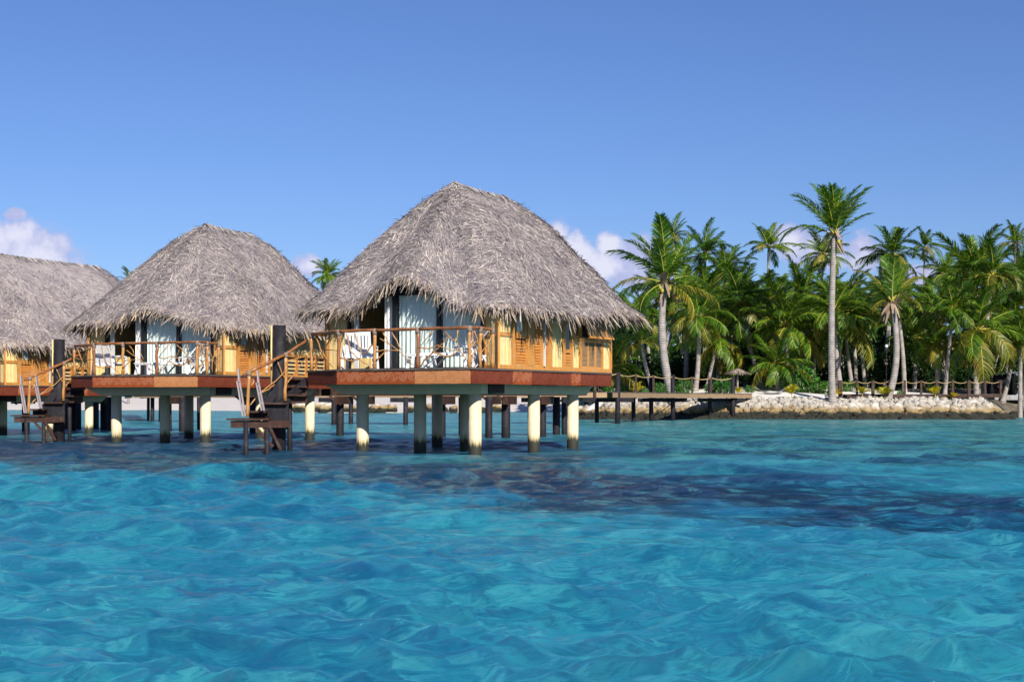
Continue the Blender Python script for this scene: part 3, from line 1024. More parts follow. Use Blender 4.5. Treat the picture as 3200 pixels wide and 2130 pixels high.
def bungalow(origin, label, seed, arch, n_straw, n_fringe, screen=False, ridge=(4.23, 7.3), rz=-30, ly=1.0, zr=0.0, back_col=7.6):
    random.seed(seed)
    root = empty('overwater_bungalow', (origin[0], origin[1], 0), math.radians(rz))
    tag(root, label, 'bungalow', 'thatched bungalows standing in the lagoon')
    # ---- platform
    out = [(0, 0), (0, 8.85), (-6.5, 8.85), (-6.5, 1.07), (-4.58, 0)]
    mb = MB()
    mb.prism([(x + (.05 if x > -1 else -.05 if x < -6 else -.02), y + (-.05 if y < .5 else (.05 if y > 8 else 0))) for x, y in out], DK - .05, DK - .006)
    k = -.02
    while k < 1.98:                                   # boards of the terrace
        xl = -6.53 if k > 1.05 else -4.58 - (k / 1.07) * 1.95
        mb.box(((xl + .04) / 2, k + .065, DK - .001), (.04 - xl, .125, .012))
        k += .135
    mb.build('deck', M['deck'], root)
    fm = ['fascia_pale', 'fascia_pale', 'fascia_mid', 'fascia_mid', 'fascia_mid']
    fascia_run(root, [(-.01, .01), (-.89, .01), (-1.84, .01), (-2.8, .01), (-3.75, .01), (-4.57, .01)][::-1], fm[::-1])
    fascia_run(root, [(-6.49, 1.08), (-5.6, .58), (-4.59, .012)], ['fascia_dark', 'fascia_dark'])
    fascia_run(root, [(-.012, y) for y in (.02, .8, 1.59, 2.3, 3.44, 4.64, 5.98, 6.6, 7.7, 8.84)],
               ['fascia_dark', 'fascia_dark', 'fascia_dark', 'fascia_mid', 'fascia_dark', 'fascia_dark', 'fascia_mid', 'fascia_dark', 'fascia_dark'])
    fascia_run(root, [(-6.49, y) for y in (8.8, 7, 5, 3, 1.1)], ['fascia_dark'] * 4)
    # ---- concrete girders under the platform
    gz0, gz1 = 1.78, 2.10

    def girder(a, b, w, cut0=0.0, cut1=0.0):
        a, b = Vector((*a, 0)), Vector((*b, 0))
        d = (b - a).normalized()
        s = Vector((-d.y, d.x, 0)) * w / 2
        g = MB()
        vs = []
        for sg in (-1, 1):
            vs += [a + s * sg + d * cut0 + Vector((0, 0, gz0)), b + s * sg - d * cut1 + Vector((0, 0, gz0)), b + s * sg + Vector((0, 0, gz1)), a + s * sg + Vector((0, 0, gz1))]
        g.add(vs, [(0, 1, 2, 3), (7, 6, 5, 4), (0, 4, 5, 1), (1, 5, 6, 2), (2, 6, 7, 3), (3, 7, 4, 0)])
        g.build('girder', M['concrete_plain'], root)

    girder((-6.15, 1.5), (-.45, 1.5), .36, .80, 0.0)
    girder((-6.4, 4.27), (-.97, 4.27), .34, .75, 0)
    girder((-.78, 2.85), (-.78, 8.75), .36, 0, .50)
    girder((-6.3, 7.4), (-.97, 7.4), .34, .75, 0)
    girder((-3.4, 1.70), (-3.4, 4.08), .30, 0, 0)
    j = MB()
    for y in (2.25, 4.6, 5.5, 7.6):
        j.box((-3.1, y, 2.15), (5.7, .14, .20))
    j.box((-.80, 2.26, 1.93), (.62, .9, .24))
    j.build('floor_joist', M['brown_timber'], root)
    for (x, y) in ((-.78, 1.52), (-.78, 5.0), (-.78, back_col), (-4.75, 1.5), (-3.4, 2.6), (-2.8, 4.27), (-5.9, 7.4)):
        mb = MB()
        mb.tube([(x, y, -1.6), (x, y, gz0 + .004)], .19, 24)
        mb.build('column', M['column'], root, True)
    # ---- front wall with the sliding door
    FW = (Vector((0, 2.0, 0)), Vector((-1, 0, 0)), Vector((0, -1, 0)))
    TOPZ = 4.85
    mb = MB()
    for t0, t1 in ((.72, .86), (2.27, 2.39), (3.84, 3.98), (5.58, 5.66)):
        mb.wbox(FW, t0, t1, DK, TOPZ, -.05, .05)
    mb.wbox(FW, .86, 5.58, DK + .003, DK + .07, -.045, .045)
    mb.wbox(FW, .86, 5.58, TOPZ - .1, TOPZ - .003, -.045, .045)
    door = mb.build('sliding_door', M['black_frame'], root)
    for t0, t1 in ((.87, 2.26), (2.40, 3.83)):
        g = MB()
        g.wbox(FW, t0, t1, DK + .071, TOPZ - .101, .004, .010)
        g.build('glass', M['glass'], door)
    for (t0, t1, s) in ((.88, 2.25, 1), (2.41, 3.82, 2), (4.0, 4.36, 3)):
        vs, fs = pleats(-t1, -t0, DK + .08, TOPZ - .05, 2.10, seed + s)
        c = MB()
        c.add(vs, fs)
        c.build('curtain', M['curtain'], door, True)
    mb = MB()
    mb.wbox(FW, 5.26, 5.42, DK + .08, TOPZ, -.03, .03)
    mb.build('door_jamb', M['white_frame'], root)
    mb = MB()
    mb.canes(FW, 4.62, 5.25, DK + .02, 3.16, -.06)
    mb.wbox(FW, 4.60, 5.25, 3.162, 3.21, -.09, -.02)
    mb.wbox(FW, 4.60, 5.25, DK + .02, 3.16, -.10, -.062)
    mb.build('parapet_panel', M['bamboo'], root)
    mb = MB()
    mb.canes(FW, 5.70, 6.38, DK + .05, TOPZ, 0)
    mb.wbox(FW, 5.68, 6.40, DK, TOPZ, -.08, -.002)
    mb.build('bamboo_panel', M['bamboo'], root)
    mb = MB()
    mb.tube([(-6.42, 1.93, DK), (-6.43, 1.94, 3.6), (-6.42, 1.93, 4.5)], .07, 10)
    mb.build('post', M['branch'], root, True)
    # ---- chamfered corner
    a, b = Vector((-.71, 1.985, 0)), Vector((-.02, 1.62, 0))
    t = (b - a).normalized()
    CH = (a, t, Vector((t.y, -t.x, 0)))
    L = (b - a).length
    mb = MB()
    mb.canes(CH, .06, L - .06, DK + .12, 3.44, 0)
    mb.canes(CH, .06, L - .06, 3.56, 4.14, 0)
    mb.wbox(CH, .02, L - .02, DK, 4.14, -.06, -.002)
    mb.build('bamboo_panel', M['bamboo'], root)
    mb = MB()
    mb.wbox(CH, 0, .06, DK, 4.14, -.02, .05)
    mb.wbox(CH, L - .06, L, DK, 4.14, -.02, .05)
    mb.wbox(CH, .062, L - .062, 3.44, 3.56, -.0, .042)
    mb.wbox(CH, .062, L - .062, DK, DK + .12, -.0, .042)
    mb.build('corner_post', M['orange_wood'], root)
    # ---- right wall, seen along its length
    RW = (Vector((-.02, 0, 0)), Vector((0, 1, 0)), Vector((1, 0, 0)))
    mb = MB()
    TOPZ = 4.62
    mb.wbox(RW, 1.75, 3.2, DK, 4.15, -.10, -.006)
    mb.wbox(RW, 3.2, 8.80, DK, TOPZ, -.10, -.006)
    mb.build('dark_backing', M['interior'], root)  # dark sheet behind louvres and panes in place of shaded rooms
    mb = MB()
    mb.wbox(RW, 1.64, 4.7 if screen else 8.82, DK, DK + .12, -.004, .06)
    mb.build('bottom_rail', M['orange_wood'], root)

    def panel(t0, t1, z0, z1, d=0.0):
        m_ = MB()
        m_.canes(RW, t0, t1, z0, z1, d)
        return m_.build('bamboo_panel', M['bamboo'], root)

    def post(t0, t1, z0=DK + .121, z1=TOPZ, d=.05, mat='orange_wood'):
        m_ = MB()
        m_.wbox(RW, t0, t1, z0, z1, -.003, d)
        return m_.build('post', M[mat], root)

    def window(t0, t1, z0, z1, curtain):
        m_ = MB()
        m_.wbox(RW, t0, t0 + .05, z0, z1, -.003, .04)
        m_.wbox(RW, t1 - .05, t1, z0, z1, -.003, .04)
        m_.wbox(RW, t0 + .05, t1 - .05, z0, z0 + .05, -.003, .038)
        m_.wbox(RW, t0 + .05, t1 - .05, z1 - .05, z1, -.003, .038)
        w_ = m_.build('window', M['orange_wood'], root)
        m_ = MB()
        m_.wbox(RW, t0 + .051, t1 - .051, z0 + .051, z1 - .051, .012, .018)
        m_.build('glass', M['glass'], w_)
        if curtain:
            m_ = MB()
            m_.canes(RW, t0 + .055, t1 - .055, z0 + .06, z1 - .06, -.005, .05)
            m_.build('curtain', M['curtain'], w_)
        return w_

    def rail(t0, t1, z0, z1, d=.055):
        m_ = MB()
        m_.wbox(RW, t0, t1, z0, z1, -.003, d)
        return m_.build('mid_rail', M['orange_wood'], root)

    panel(1.66, 2.28, DK + .122, 3.44)
    panel(1.66, 2.28, 3.56, 4.2)
    rail(1.64, 2.295, 3.442, 3.558)
    post(2.30, 2.42, z1=4.3)
    louver(RW, 2.43, 3.13, DK + .122, 3.46, root=root)
    rail(2.425, 3.135, 3.462, 3.56)
    window(2.52, 3.0, 3.562, 4.5, True)
    post(2.425, 2.515, 3.562, 4.5)
    post(3.005, 3.135, 3.562, 4.5)
    post(3.14, 3.54, d=.07)
    louver(RW, 3.55, 4.02, DK + .122, 3.34, root=root)
    rail(3.545, 4.025, 3.342, 3.40)
    louver(RW, 3.55, 4.02, 3.402, 4.5, root=root)
    post(4.03, 4.11, d=.07)
    post(4.115, 4.17, d=.12, mat='white_frame')
    louver(RW, 4.18, 4.46, DK + .122, 3.34, frame=.035, root=root)
    rail(4.175, 4.465, 3.342, 3.40)
    louver(RW, 4.18, 4.46, 3.402, 4.5, frame=.035, root=root)
    post(4.47, 4.72)
    if not screen:
        panel(4.73, 5.40, DK + .122, TOPZ)
        post(5.41, 5.54)
        louver(RW, 5.55, 5.98, DK + .122, 3.12, root=root)
        window(5.55, 5.98, 3.125, 4.5, False)
        post(5.985, 6.10)
        panel(6.11, 6.53, DK + .122, 3.46)
        rail(6.105, 6.54, 3.462, 3.58)
        window(6.25, 6.53, 3.582, 4.5, False)
        post(6.105, 6.245, 3.582, 4.5)
        post(6.545, 6.64, d=.07)
        for i in range(3):
            louver(RW, 6.65 + i * .50, 7.14 + i * .50, DK + .122, 3.50, .0, .04, .055, ('orange_wood', 'woven'), root)
        post(8.16, 8.22)
        panel(8.23, 8.72, DK + .122, 3.50)
        rail(6.645, 8.80, 3.502, 3.60)
        post(8.73, 8.82, d=.07)
        # shutter propped open above
        hinge, tip = Vector((.03, 0, 4.40)), Vector((.30, 0, 3.56))
        m_ = MB()
        for y in (6.72, 7.14, 7.56, 7.98, 8.40):
            m_.bar(hinge + Vector((0, y, 0)), tip + Vector((0, y, 0)), .07, .035, Vector((0, 1, 0)).cross(tip - hinge).normalized())
        for f in (.04, .96):
            q = hinge.lerp(tip, f)
            m_.box((q.x + .012, 7.56, q.z), (.04, 1.74, .07), Matrix.Rotation(-.31, 3, 'Y'))
        aw = m_.build('awning_shutter', M['orange_wood'], root)
        m_ = MB()
        for i in range(4):
            for s in range(19):
                q = hinge.lerp(tip, .08 + s * .046)
                m_.box((q.x, 6.93 + i * .42, q.z), (.012, .34, .034), Matrix.Rotation(-.31 + .35, 3, 'Y'))
        m_.build('cane_mesh', M['woven'], aw)
    else:
        # slatted screen of the entrance yard
        rail(4.725, 8.85, 3.26, 3.38, .08)
        rail(4.725, 8.85, 4.02, 4.12, .09)
        panel(4.73, 8.8, 3.382, 4.018, .02)
        for i, y in enumerate((4.8, 5.5, 6.2, 6.9, 7.6, 8.3)):
            post(y, y + .13, DK, 3.258, .06, 'louver')
        m_ = MB()
        for i in range(5):
            z = DK + .13 + i * .15
            m_.wbox(RW, 4.74, 8.8, z, z + .055, .004, .03)
        m_.build('slat_screen', M['bamboo'], root)
        rail(4.725, 8.85, DK, DK + .07, .07)
    # ---- other walls, never seen closely
    mb = MB()
    mb.box((-6.40, 5.4, (DK + TOPZ) / 2), (.1, 6.75, TOPZ - DK))
    mb.box((-3.2, 8.75, (DK + TOPZ) / 2), (6.28, .1, TOPZ - DK))
    mb.build('back_wall', M['bamboo'], root)
    # ---- roof
    roof_parts(root, seed, arch, n_straw, n_fringe, ridge, ly, zr)
    # ---- railing of crooked branches
    H = DK + 1.12
    posts = [(-6.40, 1.12), (-4.60, .10), (-3.3, .09), (-1.80, .08), (-.07, .07), (-.06, .62), (-.06, 1.30)]
    mb = MB()
    for i in range(len(posts) - 1):
        a, b = Vector((*posts[i], H)), Vector((*posts[i + 1], H))
        pts = jig(a - (b - a).normalized() * .05, b + (b - a).normalized() * .05, 5, .016)
        mb.tube(pts, [random.uniform(.042, .054) for _ in pts], 8)
    mb.tube(jig((-6.42, 1.12, H), (-6.42, 1.95, H), 3, .012), .045, 8)
    rl = mb.build('railing', M['rail_wood'], root, True)
    for i, (x, y) in enumerate(posts + [(-6.42, 1.92)]):
        mb = MB()
        mb.tube(jig((x, y, DK), (x, y, H - .02), 5, .014), [.062, .055, .05, .05, .055, .058], 8)
        mb.build('railing_post', M['branch' if i in (0, 2, 4, 5, 6, 7) else 'rail_wood'], rl, True)
        mb = MB()
        mb.tube([(x, y, H - .14), (x, y, H - .05), (x, y, H + .045)], [.066, .072, .062], 9)
        mb.build('lashing', M['lashing'], rl, True)
    for i, key in enumerate('FABCDE'):
        mb = MB()
        branch_bay(mb, (*posts[i], 0), (*posts[i + 1], 0), DK + .02, H - .03, BRANCHES[key])
        mb.build('branch_infill', M['branch'], rl, True)
    return root


B1 = Vector((-1.15, 39.3))
OFF = Vector((-9.5, 10.0))
bungalow(B1, 'nearest and largest thatched bungalow, front right of the row, with carved fascia and branch railing', 21, 1.25, 52000, 9500)
B2 = Vector((-10.9, 49.3))
bungalow(B2, 'middle thatched bungalow, set back between the two others, with a slatted screen at its side', 33, .85, 40000, 8500, True, (4.9, 7.8), rz=-24, back_col=8.5)
b3 = bungalow(Vector((-22.2, 59.0)), 'farthest thatched bungalow, cut off by the left edge of the photo', 47, .55, 34000, 6000, True, (2.2, 11.0), rz=-25, ly=1.38, zr=.12)
b3.location.z = -.26

# ------------------------------------------------------------------ stairs down to the water
def boat_stairs(off, label):
    """built in world directions around the big mooring post, then moved as a whole"""
    random.seed(90)
    root = empty('boat_stairs', (0, 0, 0))
    tag(root, label, 'stairs', 'stairs from the terraces down to the water')
    Yp = 43.15

    def pt(px, Y, py):
        return at(px, Y, py)
    # mooring post with a pale pole strapped to its side
    c = pt(872, Yp, 0)
    mb = MB()
    mb.tube([(c.x, Yp, -1.2), (c.x, Yp, 1.5), (c.x + .01, Yp, 3.87)], [.215, .205, .20], 18)
    mb.build('mooring_post', M['dark_timber'], root, True)
    mb = MB()
    mb.tube([(c.x - .225, Yp - .06, 2.1), (c.x - .222, Yp - .06, 3.86)], .028, 8)
    mb.build('bamboo_pole', M['bamboo'], root, True)
    # upper flight coming forward off the terrace, then two steps to the left and a landing
    for (x0, x1, py, Y, d) in ((886, 962, 1180, 43.9, .34), (886, 962, 1205, 43.55, .34), (888, 962, 1231, 43.2, .34), (829, 900, 1257, 42.75, .5), (772, 836, 1283, 42.45, .7)):
        a, b = pt(x0, Y, py), pt(x1, Y, py)
        mb = MB()
        mb.box(((a.x + b.x) / 2, Y, a.z - .028), (b.x - a.x, d, .055))
        s = mb.build('step', M['brown_timber'], root)
        mb = MB()
        mb.box(((a.x + b.x) / 2, Y + d * .30, a.z - .17), (b.x - a.x - .06, .05, .22))
        mb.build('riser', M['brown_timber'], s)
    a, b = pt(716, 42.1, 1306), pt(847, 42.1, 1306)
    mb = MB()
    for i in range(6):
        mb.box(((a.x + b.x) / 2, 41.75 + i * .15, a.z - .03), (b.x - a.x, .135, .055))
    mb.build('landing', M['brown_timber'], root)
    mb = MB()
    for yy in (41.80, 42.44):
        mb.box(((a.x + pt(899, 42, 0).x) / 2 + .05, yy, a.z - .175), (pt(899, 42, 0).x - a.x - .12, .07, .20))
    mb.build('landing_beam', M['brown_timber'], root)
    mb = MB()
    mb.bar(pt(960, 43.7, 1190), pt(835, 42.6, 1300), .06, .26)
    mb.bar(pt(872, 43.0, 1200), pt(800, 42.6, 1312), .06, .24)
    mb.build('stringer', M['dark_timber'], root)
    mb = MB()
    mb.box((pt(862, 42.75, 0).x, 42.72, 1.13), (.78, .08, .80))
    mb.build('back_board', M['dark_timber'], root)
    for (px, Y) in ((770, 41.8), (836, 41.85), (905, 43.6)):
        q = pt(px, Y, 0)
        mb = MB()
        mb.tube([(q.x, Y, -1.0), (q.x + random.uniform(-.03, .03), Y, 1.0 if px < 900 else 2.0)], .075, 10)
        mb.build('leg', M['dark_timber'], root, True)
    for (p0, p1) in (((800, 1335), (852, 1395)), ((842, 1335), (876, 1405))):
        mb = MB()
        mb.bar(pt(p0[0], 41.8, p0[1]), pt(p1[0], 42.0, p1[1]), .08, .09)
        mb.build('brace', M['brown_timber'], root)
    # the two grey slotted boards of the swimming ladder
    for (p0, p1) in (((745, 1152), (763, 1300)), ((805, 1157), (822, 1282))):
        a, b = pt(p0[0], 41.9, p0[1]), pt(p1[0], 41.9, p1[1])
        mb = MB()
        for s in (-.036, .036):
            mb.bar(a + Vector((s, 0, -.36)), b + Vector((s, 0, 0)), .045, .066, Vector((0, 1, 0)))
        mb.bar(a + Vector((0, 0, .0)), a + Vector((.03, 0, -.37)), .045, .15, Vector((0, 1, 0)))
        mb.build('ladder_board', M['grey_timber'], root)
    # crooked handrail
    p = [pt(960, 43.9, 1062), pt(893, 43.0, 1106), pt(778, 42.0, 1163), pt(760, 41.9, 1170)]
    mb = MB()
    for i in range(3):
        mb.tube(jig(p[i], p[i + 1], 4, .014), .046, 8)
    hr = mb.build('handrail', M['rail_wood'], root, True)
    for (top, foot) in ((p[1], pt(891, 43.0, 1252)), (p[2], pt(773, 42.0, 1302))):
        mb = MB()
        mb.tube(jig(foot, top, 5, .014), [.058, .052, .05, .05, .055, .058], 8)
        mb.build('railing_post', M['branch'], hr, True)
        mb = MB()
        mb.tube([top + Vector((0, 0, -.11)), top + Vector((0, 0, -.03)), top + Vector((0, 0, .05))], [.066, .074, .06], 9)
        mb.build('lashing', M['lashing'], hr, True)
    mb = MB()
    for path in ([(782, 1265), (812, 1228), (862, 1190), (896, 1150)], [(786, 1205), (800, 1180), (838, 1150), (852, 1125)], [(812, 1228), (842, 1215), (858, 1200)],
                 [(895, 1200), (925, 1160), (950, 1125)], [(897, 1128), (925, 1120), (956, 1112)], [(900, 1195), (880, 1165), (868, 1130)]):
        pts = []
        for i, (x, y) in enumerate(path):
            Y = 42.0 + (x - 778) / 115.0 if x < 893 else 43.0 + (x - 893) / 75.0
            pts.append(pt(x, Y, y))
        fine = []
        for i in range(len(pts) - 1):
            fine += jig(pts[i], pts[i + 1], 3, .014)[:-1]
        fine.append(pts[-1])
        mb.tube(fine, [.024 * (1 - .4 * i / len(fine)) for i in range(len(fine))], 6)
    mb.build('branch_infill', M['branch'], hr, True)
    root.location = off
    return root


st = boat_stairs((0, 0, 0), 'dark wooden steps with branch handrail beside the nearest bungalow, right of the two flights')
st2 = copy_tree(st)
st2.location = (-9.86, 10.0, 0)
st2['label'] = 'dark wooden steps with branch handrail at the middle bungalow, left of the two flights'


# ------------------------------------------------------------------ terrace furniture
def on_deck(o, base, x, y, rz, hut=-30):
    """put a thing on a terrace, x y in the hut's own directions"""
    a = math.radians(hut)
    ux, uy = Vector((math.cos(a), math.sin(a))), Vector((-math.sin(a), math.cos(a)))
    p = Vector(base) + ux * x + uy * y
    o.location = (p.x, p.y, DK + .006)
    o.rotation_euler = (0, 0, a + rz)
    return o


def armchair(vertical):
    """high-backed moulded garden chair, front towards +y"""
    r = empty('garden_armchair')
    s = 1.0
    mb = MB()
    seat = [(-.36, -.28, .44), (.36, -.28, .44), (.36, .42, .48), (-.36, .42, .48)]
    mb.add([(x, y, z) for x, y, z in seat] + [(x, y, z - .04) for x, y, z in seat], [(0, 1, 2, 3), (7, 6, 5, 4), (0, 4, 5, 1), (1, 5, 6, 2), (2, 6, 7, 3), (3, 7, 4, 0)])
    mb.box((0, .43, .42), (.72, .03, .12))
    mb.box((0, -.29, .41), (.72, .03, .14))
    mb.build('seat', M['plastic'], r)
    # reclined back, slotted
    mb = MB()
    b0, b1 = Vector((0, -.28, .40)), Vector((0, -.47, 1.13))
    d = (b1 - b0).normalized()
    n = Vector((0, d.z, -d.y))
    Hh = (b1 - b0).length
    R = Matrix((Vector((1, 0, 0)), n, d)).transposed()

    def slab(x, z, w, h, t=.03):
        mb.box(b0 + d * z + Vector((x, 0, 0)), (w, t, h), R)
    if vertical:
        slab(-.335, Hh / 2, .09, Hh)
        slab(.335, Hh / 2, .09, Hh)
        slab(0, Hh - .07, .58, .14)
        slab(0, .10, .58, .20)
        for i in range(6):
            slab(-.24 + i * .096, (.2 + Hh - .14) / 2, .066, Hh - .34, .024)
    else:
        slab(-.31, Hh / 2, .10, Hh)
        slab(.31, Hh / 2, .10, Hh)
        k = .05
        while k < Hh - .03:
            slab(0, k, .52, .068, .024)
            k += .083
    mb.build('backrest', M['plastic'], r)
    for sx in (-1, 1):
        mb = MB()
        mb.tube([(sx * .40, -.34, .66), (sx * .44, -.05, .68), (sx * .45, .3, .68), (sx * .44, .40, .66)], [.03, .04, .04, .03], 8)
        mb.box((sx * .44, .02, .685), (.10, .70, .03))
        mb.build('armrest', M['plastic'], r)
        for sy in (-1, 1):
            mb = MB()
            y0 = -.30 if sy < 0 else .38
            mb.bar((sx * .43, y0, .66), (sx * .47, y0 + sy * .07, 0.0), .075, .06, Vector((0, 1, 0)))
            mb.bar((sx * .36, y0, .42), (sx * .45, y0 + sy * .05, .30), .05, .05, Vector((0, 1, 0)))
            mb.build('leg', M['plastic'], r)
    return r


def lounger():
    """white plastic sun lounger, head towards +x, back raised"""
    r = empty('sun_lounger')
    mb = MB()
    for sy in (-1, 1):
        mb.bar((-1.0, sy * .32, .40), (.35, sy * .32, .40), .06, .07)
    mb.bar((-1.0, -.35, .40), (-1.0, .35, .40), .06, .06)
    mb.bar((.33, -.35, .40), (.33, .35, .40), .06, .06)
    mb.build('frame', M['plastic'], r)
    mb = MB()
    for i in range(12):
        mb.box((-.94 + i * .108, 0, .435), (.078, .60, .022))
    mb.build('seat', M['plastic'], r)
    mb = MB()
    a, b = Vector((.34, 0, .42)), Vector((.93, 0, 1.10))
    d = (b - a).normalized()
    L = (b - a).length
    R = Matrix((d, Vector((0, 1, 0)), Vector((-d.z, 0, d.x)))).transposed()
    for sy in (-1, 1):
        mb.box(a + d * L / 2 + Vector((0, sy * .30, 0)), (L, .055, .04), R)
    for i in range(8):
        mb.box(a + d * (.06 + i * .112), (.08, .55, .022), R)
    mb.build('backrest', M['plastic'], r)
    for sy in (-1, 1):
        mb = MB()
        mb.bar((.55, sy * .3, .68), (.86, sy * .3, .20), .035, .04, Vector((0, 1, 0)))
        mb.build('back_prop', M['plastic'], r)
    for sx, lean in ((-.82, .10), (.42, .06)):
        for sy in (-1, 1):
            mb = MB()
            mb.bar((sx, sy * .33, .40), (sx + lean, sy * .35, 0), .075, .055, Vector((0, 1, 0)))
            mb.bar((sx + lean + .0, sy * .35, .03), (sx + lean + .36, sy * .33, .38), .055, .05, Vector((0, 1, 0)))
            mb.build('leg', M['plastic'], r)
    for sy in (-1, 1):
        mb = MB()
        mb.tube([(.15, sy * .38, .40), (.18, sy * .40, .60), (.45, sy * .40, .62), (.62, sy * .38, .56)], .028, 8)
        mb.build('armrest', M['plastic'], r)
    return r


c1 = tag(on_deck(armchair(True), B1, -4.42, .92, math.radians(27)), 'white plastic armchair with vertical slots in its back, on the nearest bungalow terrace', 'chair')
c2 = tag(on_deck(armchair(False), B2, -4.62, .95, math.radians(0), -24), 'white plastic armchair with horizontal slats in its back, on the middle bungalow terrace', 'chair')
l1 = tag(on_deck(lounger(), B1, -1.12, .95, math.radians(12)), 'white sun lounger with raised back on the nearest bungalow terrace', 'sun lounger', 'white sun loungers')
l2 = copy_tree(l1)
on_deck(l2, B2, -1.45, .95, math.radians(8), -24)
l2['label'] = 'white sun lounger with raised back on the middle bungalow terrace'
t1 = empty('side_table')
mb = MB()
mb.box((0, 0, .43), (.72, .60, .04))
mb.box((0, -.28, .39), (.66, .02, .05))
mb.box((0, .28, .39), (.66, .02, .05))
mb.build('tabletop', M['plastic'], t1)
for sx in (-1, 1):
    for sy in (-1, 1):
        mb = MB()
        mb.bar((sx * .27, sy * .2, .41), (sx * .34, sy * .25, 0), .09, .06, Vector((0, 1, 0)))
        mb.build('leg', M['plastic'], t1)
on_deck(t1, B1, -2.45, 1.25, math.radians(5))
tag(t1, 'low white plastic table at the foot of the nearest lounger', 'table', 'low white tables')
t2 = copy_tree(t1)
on_deck(t2, B2, -2.95, 1.0, math.radians(-10), -24)
t2['label'] = 'low white plastic table at the foot of the lounger on the middle terrace'


# ------------------------------------------------------------------ walkways on dark piles
def walkway(name, label, poly, width, zt, piles, caps=True, beam='tan_timber', planks=True):
    root = empty(name, (poly[0][0], poly[0][1], 0))
    o = Vector((poly[0][0], poly[0][1], 0))
    tag(root, label, 'walkway')
    pl, bm, dk = MB(), MB(), MB()
    for i in range(len(poly) - 1):
        a, b = Vector((*poly[i], 0)) - o, Vector((*poly[i + 1], 0)) - o
        d = (b - a)
        L = d.length
        d.normalize()
        s = Vector((-d.y, d.x, 0))
        R = Matrix((d, s, Vector((0, 0, 1)))).transposed()
        k = .1
        while k < L:
            c = a + d * k
            dk.box((c.x, c.y, zt - .025 + random.uniform(-.006, .006)), (.17, width + random.uniform(0, .06), .05), R)
            k += .20
        for sg in (-1, 1):
            bm.bar(a + s * sg * (width / 2 - .06) + Vector((0, 0, zt - .225)), b + s * sg * (width / 2 - .06) + Vector((0, 0, zt - .225)), .09, .34)
    dk.build('deck', M['deck'], root)
    bm.build('stringer', M[beam], root)
    for (px, Y, r, top) in piles:
        p = at(px, Y) - o
        m_ = MB()
        m_.tube([(p.x, p.y, -1.2), (p.x + random.uniform(-.02, .02), p.y, top)], r, 12)
        m_.build('pile', M['dark_timber'], root, True)
    return root, o


random.seed(4)
ROUTE_S = [(-30, 77), (-14, 72.5), (-8.0, 64.8), (3.2, 62.8)]
pS = [(1062, 63.6, .17, 1.75), (1381, 62.4, .17, 1.75), (1444, 64.4, .16, 1.75), (1527, 60, .15, 1.75), (1580, 61, .19, 1.75), (1695, 62.5, .17, 1.75), (1739, 64.2, .17, 1.75), (1763, 65, .12, 1.75),
      (527, 72, .17, 1.75), (570, 71, .19, 1.75), (622, 76, .10, 1.75), (790, 66, .17, 1.75), (905, 70, .12, 1.75), (6, 80, .2, 1.75), (80, 74, .2, 1.75), (200, 79, .2, 1.75), (228, 74, .18, 1.75),
      (298, 80, .2, 1.75), (325, 76, .2, 1.75), (358, 73, .36, 1.75), (246, 79, .15, 1.75)]
s1, o1 = walkway('footbridge', 'dark timber footbridge on piles behind the three bungalows', ROUTE_S, 1.8, 2.20, pS, beam='brown_timber')
for (px, Y) in ((1072, 63.6), (1140, 63.2), (1395, 62.2), (1540, 61.8), (1590, 61.4), (1708, 62.4), (545, 71.6), (780, 67), (890, 69.5), (70, 75), (215, 76), (340, 74)):
    p = at(px, Y) - o1
    m_ = MB()
    m_.bar((p.x - .15, p.y - 1.0, 1.60), (p.x + .25, p.y + 1.0, 1.60), .22, .36)
    m_.bar((p.x + .02, p.y - .9, 1.40), (p.x - .5, p.y - .85, 1.80), .08, .10)
    m_.build('cap_beam', M['brown_timber'], s1)
ROUTE_M = [(-40, 150), (-28, 108), (-13, 95), (-3, 94.5), (6.2, 97.5), (13.2, 112), (19.6, 120.6)]
pM = [(1043, 92, .16, 1.8), (1096, 94, .15, 1.8), (1267, 93, .16, 1.8), (1676, 97, .15, 1.8), (1763, 96, .15, 1.8), (463, 112, .12, 1.8), (476, 107, .15, 1.8), (500, 110, .12, 1.8), (1865, 101, .15, 1.8), (1980, 106, .16, 1.8),
      (1930, 98, .18, 3.52), (2103, 111.2, .18, 3.58), (2290, 118.2, .19, 3.55), (2035, 108.5, .17, 3.45), (2218, 118.0, .17, 3.5)]
s2, o2 = walkway('boardwalk', 'long timber boardwalk with rope rail running from the bungalows to the island', ROUTE_M, 1.7, 2.18, pM)
for (px, Y) in ((1865, 101), (1930, 98.6), (2035, 108.6), (2103, 111.8), (2218, 117.5), (2285, 118.6), (1267, 93.6), (1043, 93.5), (1676, 96)):
    p = at(px, Y) - o2
    m_ = MB()
    m_.bar((p.x - 1.0, p.y + .2, 1.62), (p.x + 1.1, p.y - .2, 1.62), .22, .30)
    m_.build('cap_beam', M['dark_timber'], s2)
rp = []
for (px, Y) in ((1860, 96.3), (1930, 98.0), (1987, 103.5), (2042, 108), (2103, 111.2), (2163, 115.3), (2222, 116.9), (2290, 118.2)):
    p = at(px, Y) - o2
    rp.append(Vector((p.x, p.y, 3.44)))
    if px not in (1930, 2103, 2290):
        m_ = MB()
        m_.box((p.x, p.y, 2.62), (.15, .15, 1.75))
        m_.build('rope_post', M['brown_timber'], s2)


def sag(a, b, drop, n=8):
    return [a.lerp(b, i / n) - Vector((0, 0, drop * 4 * (i / n) * (1 - i / n))) for i in range(n + 1)]


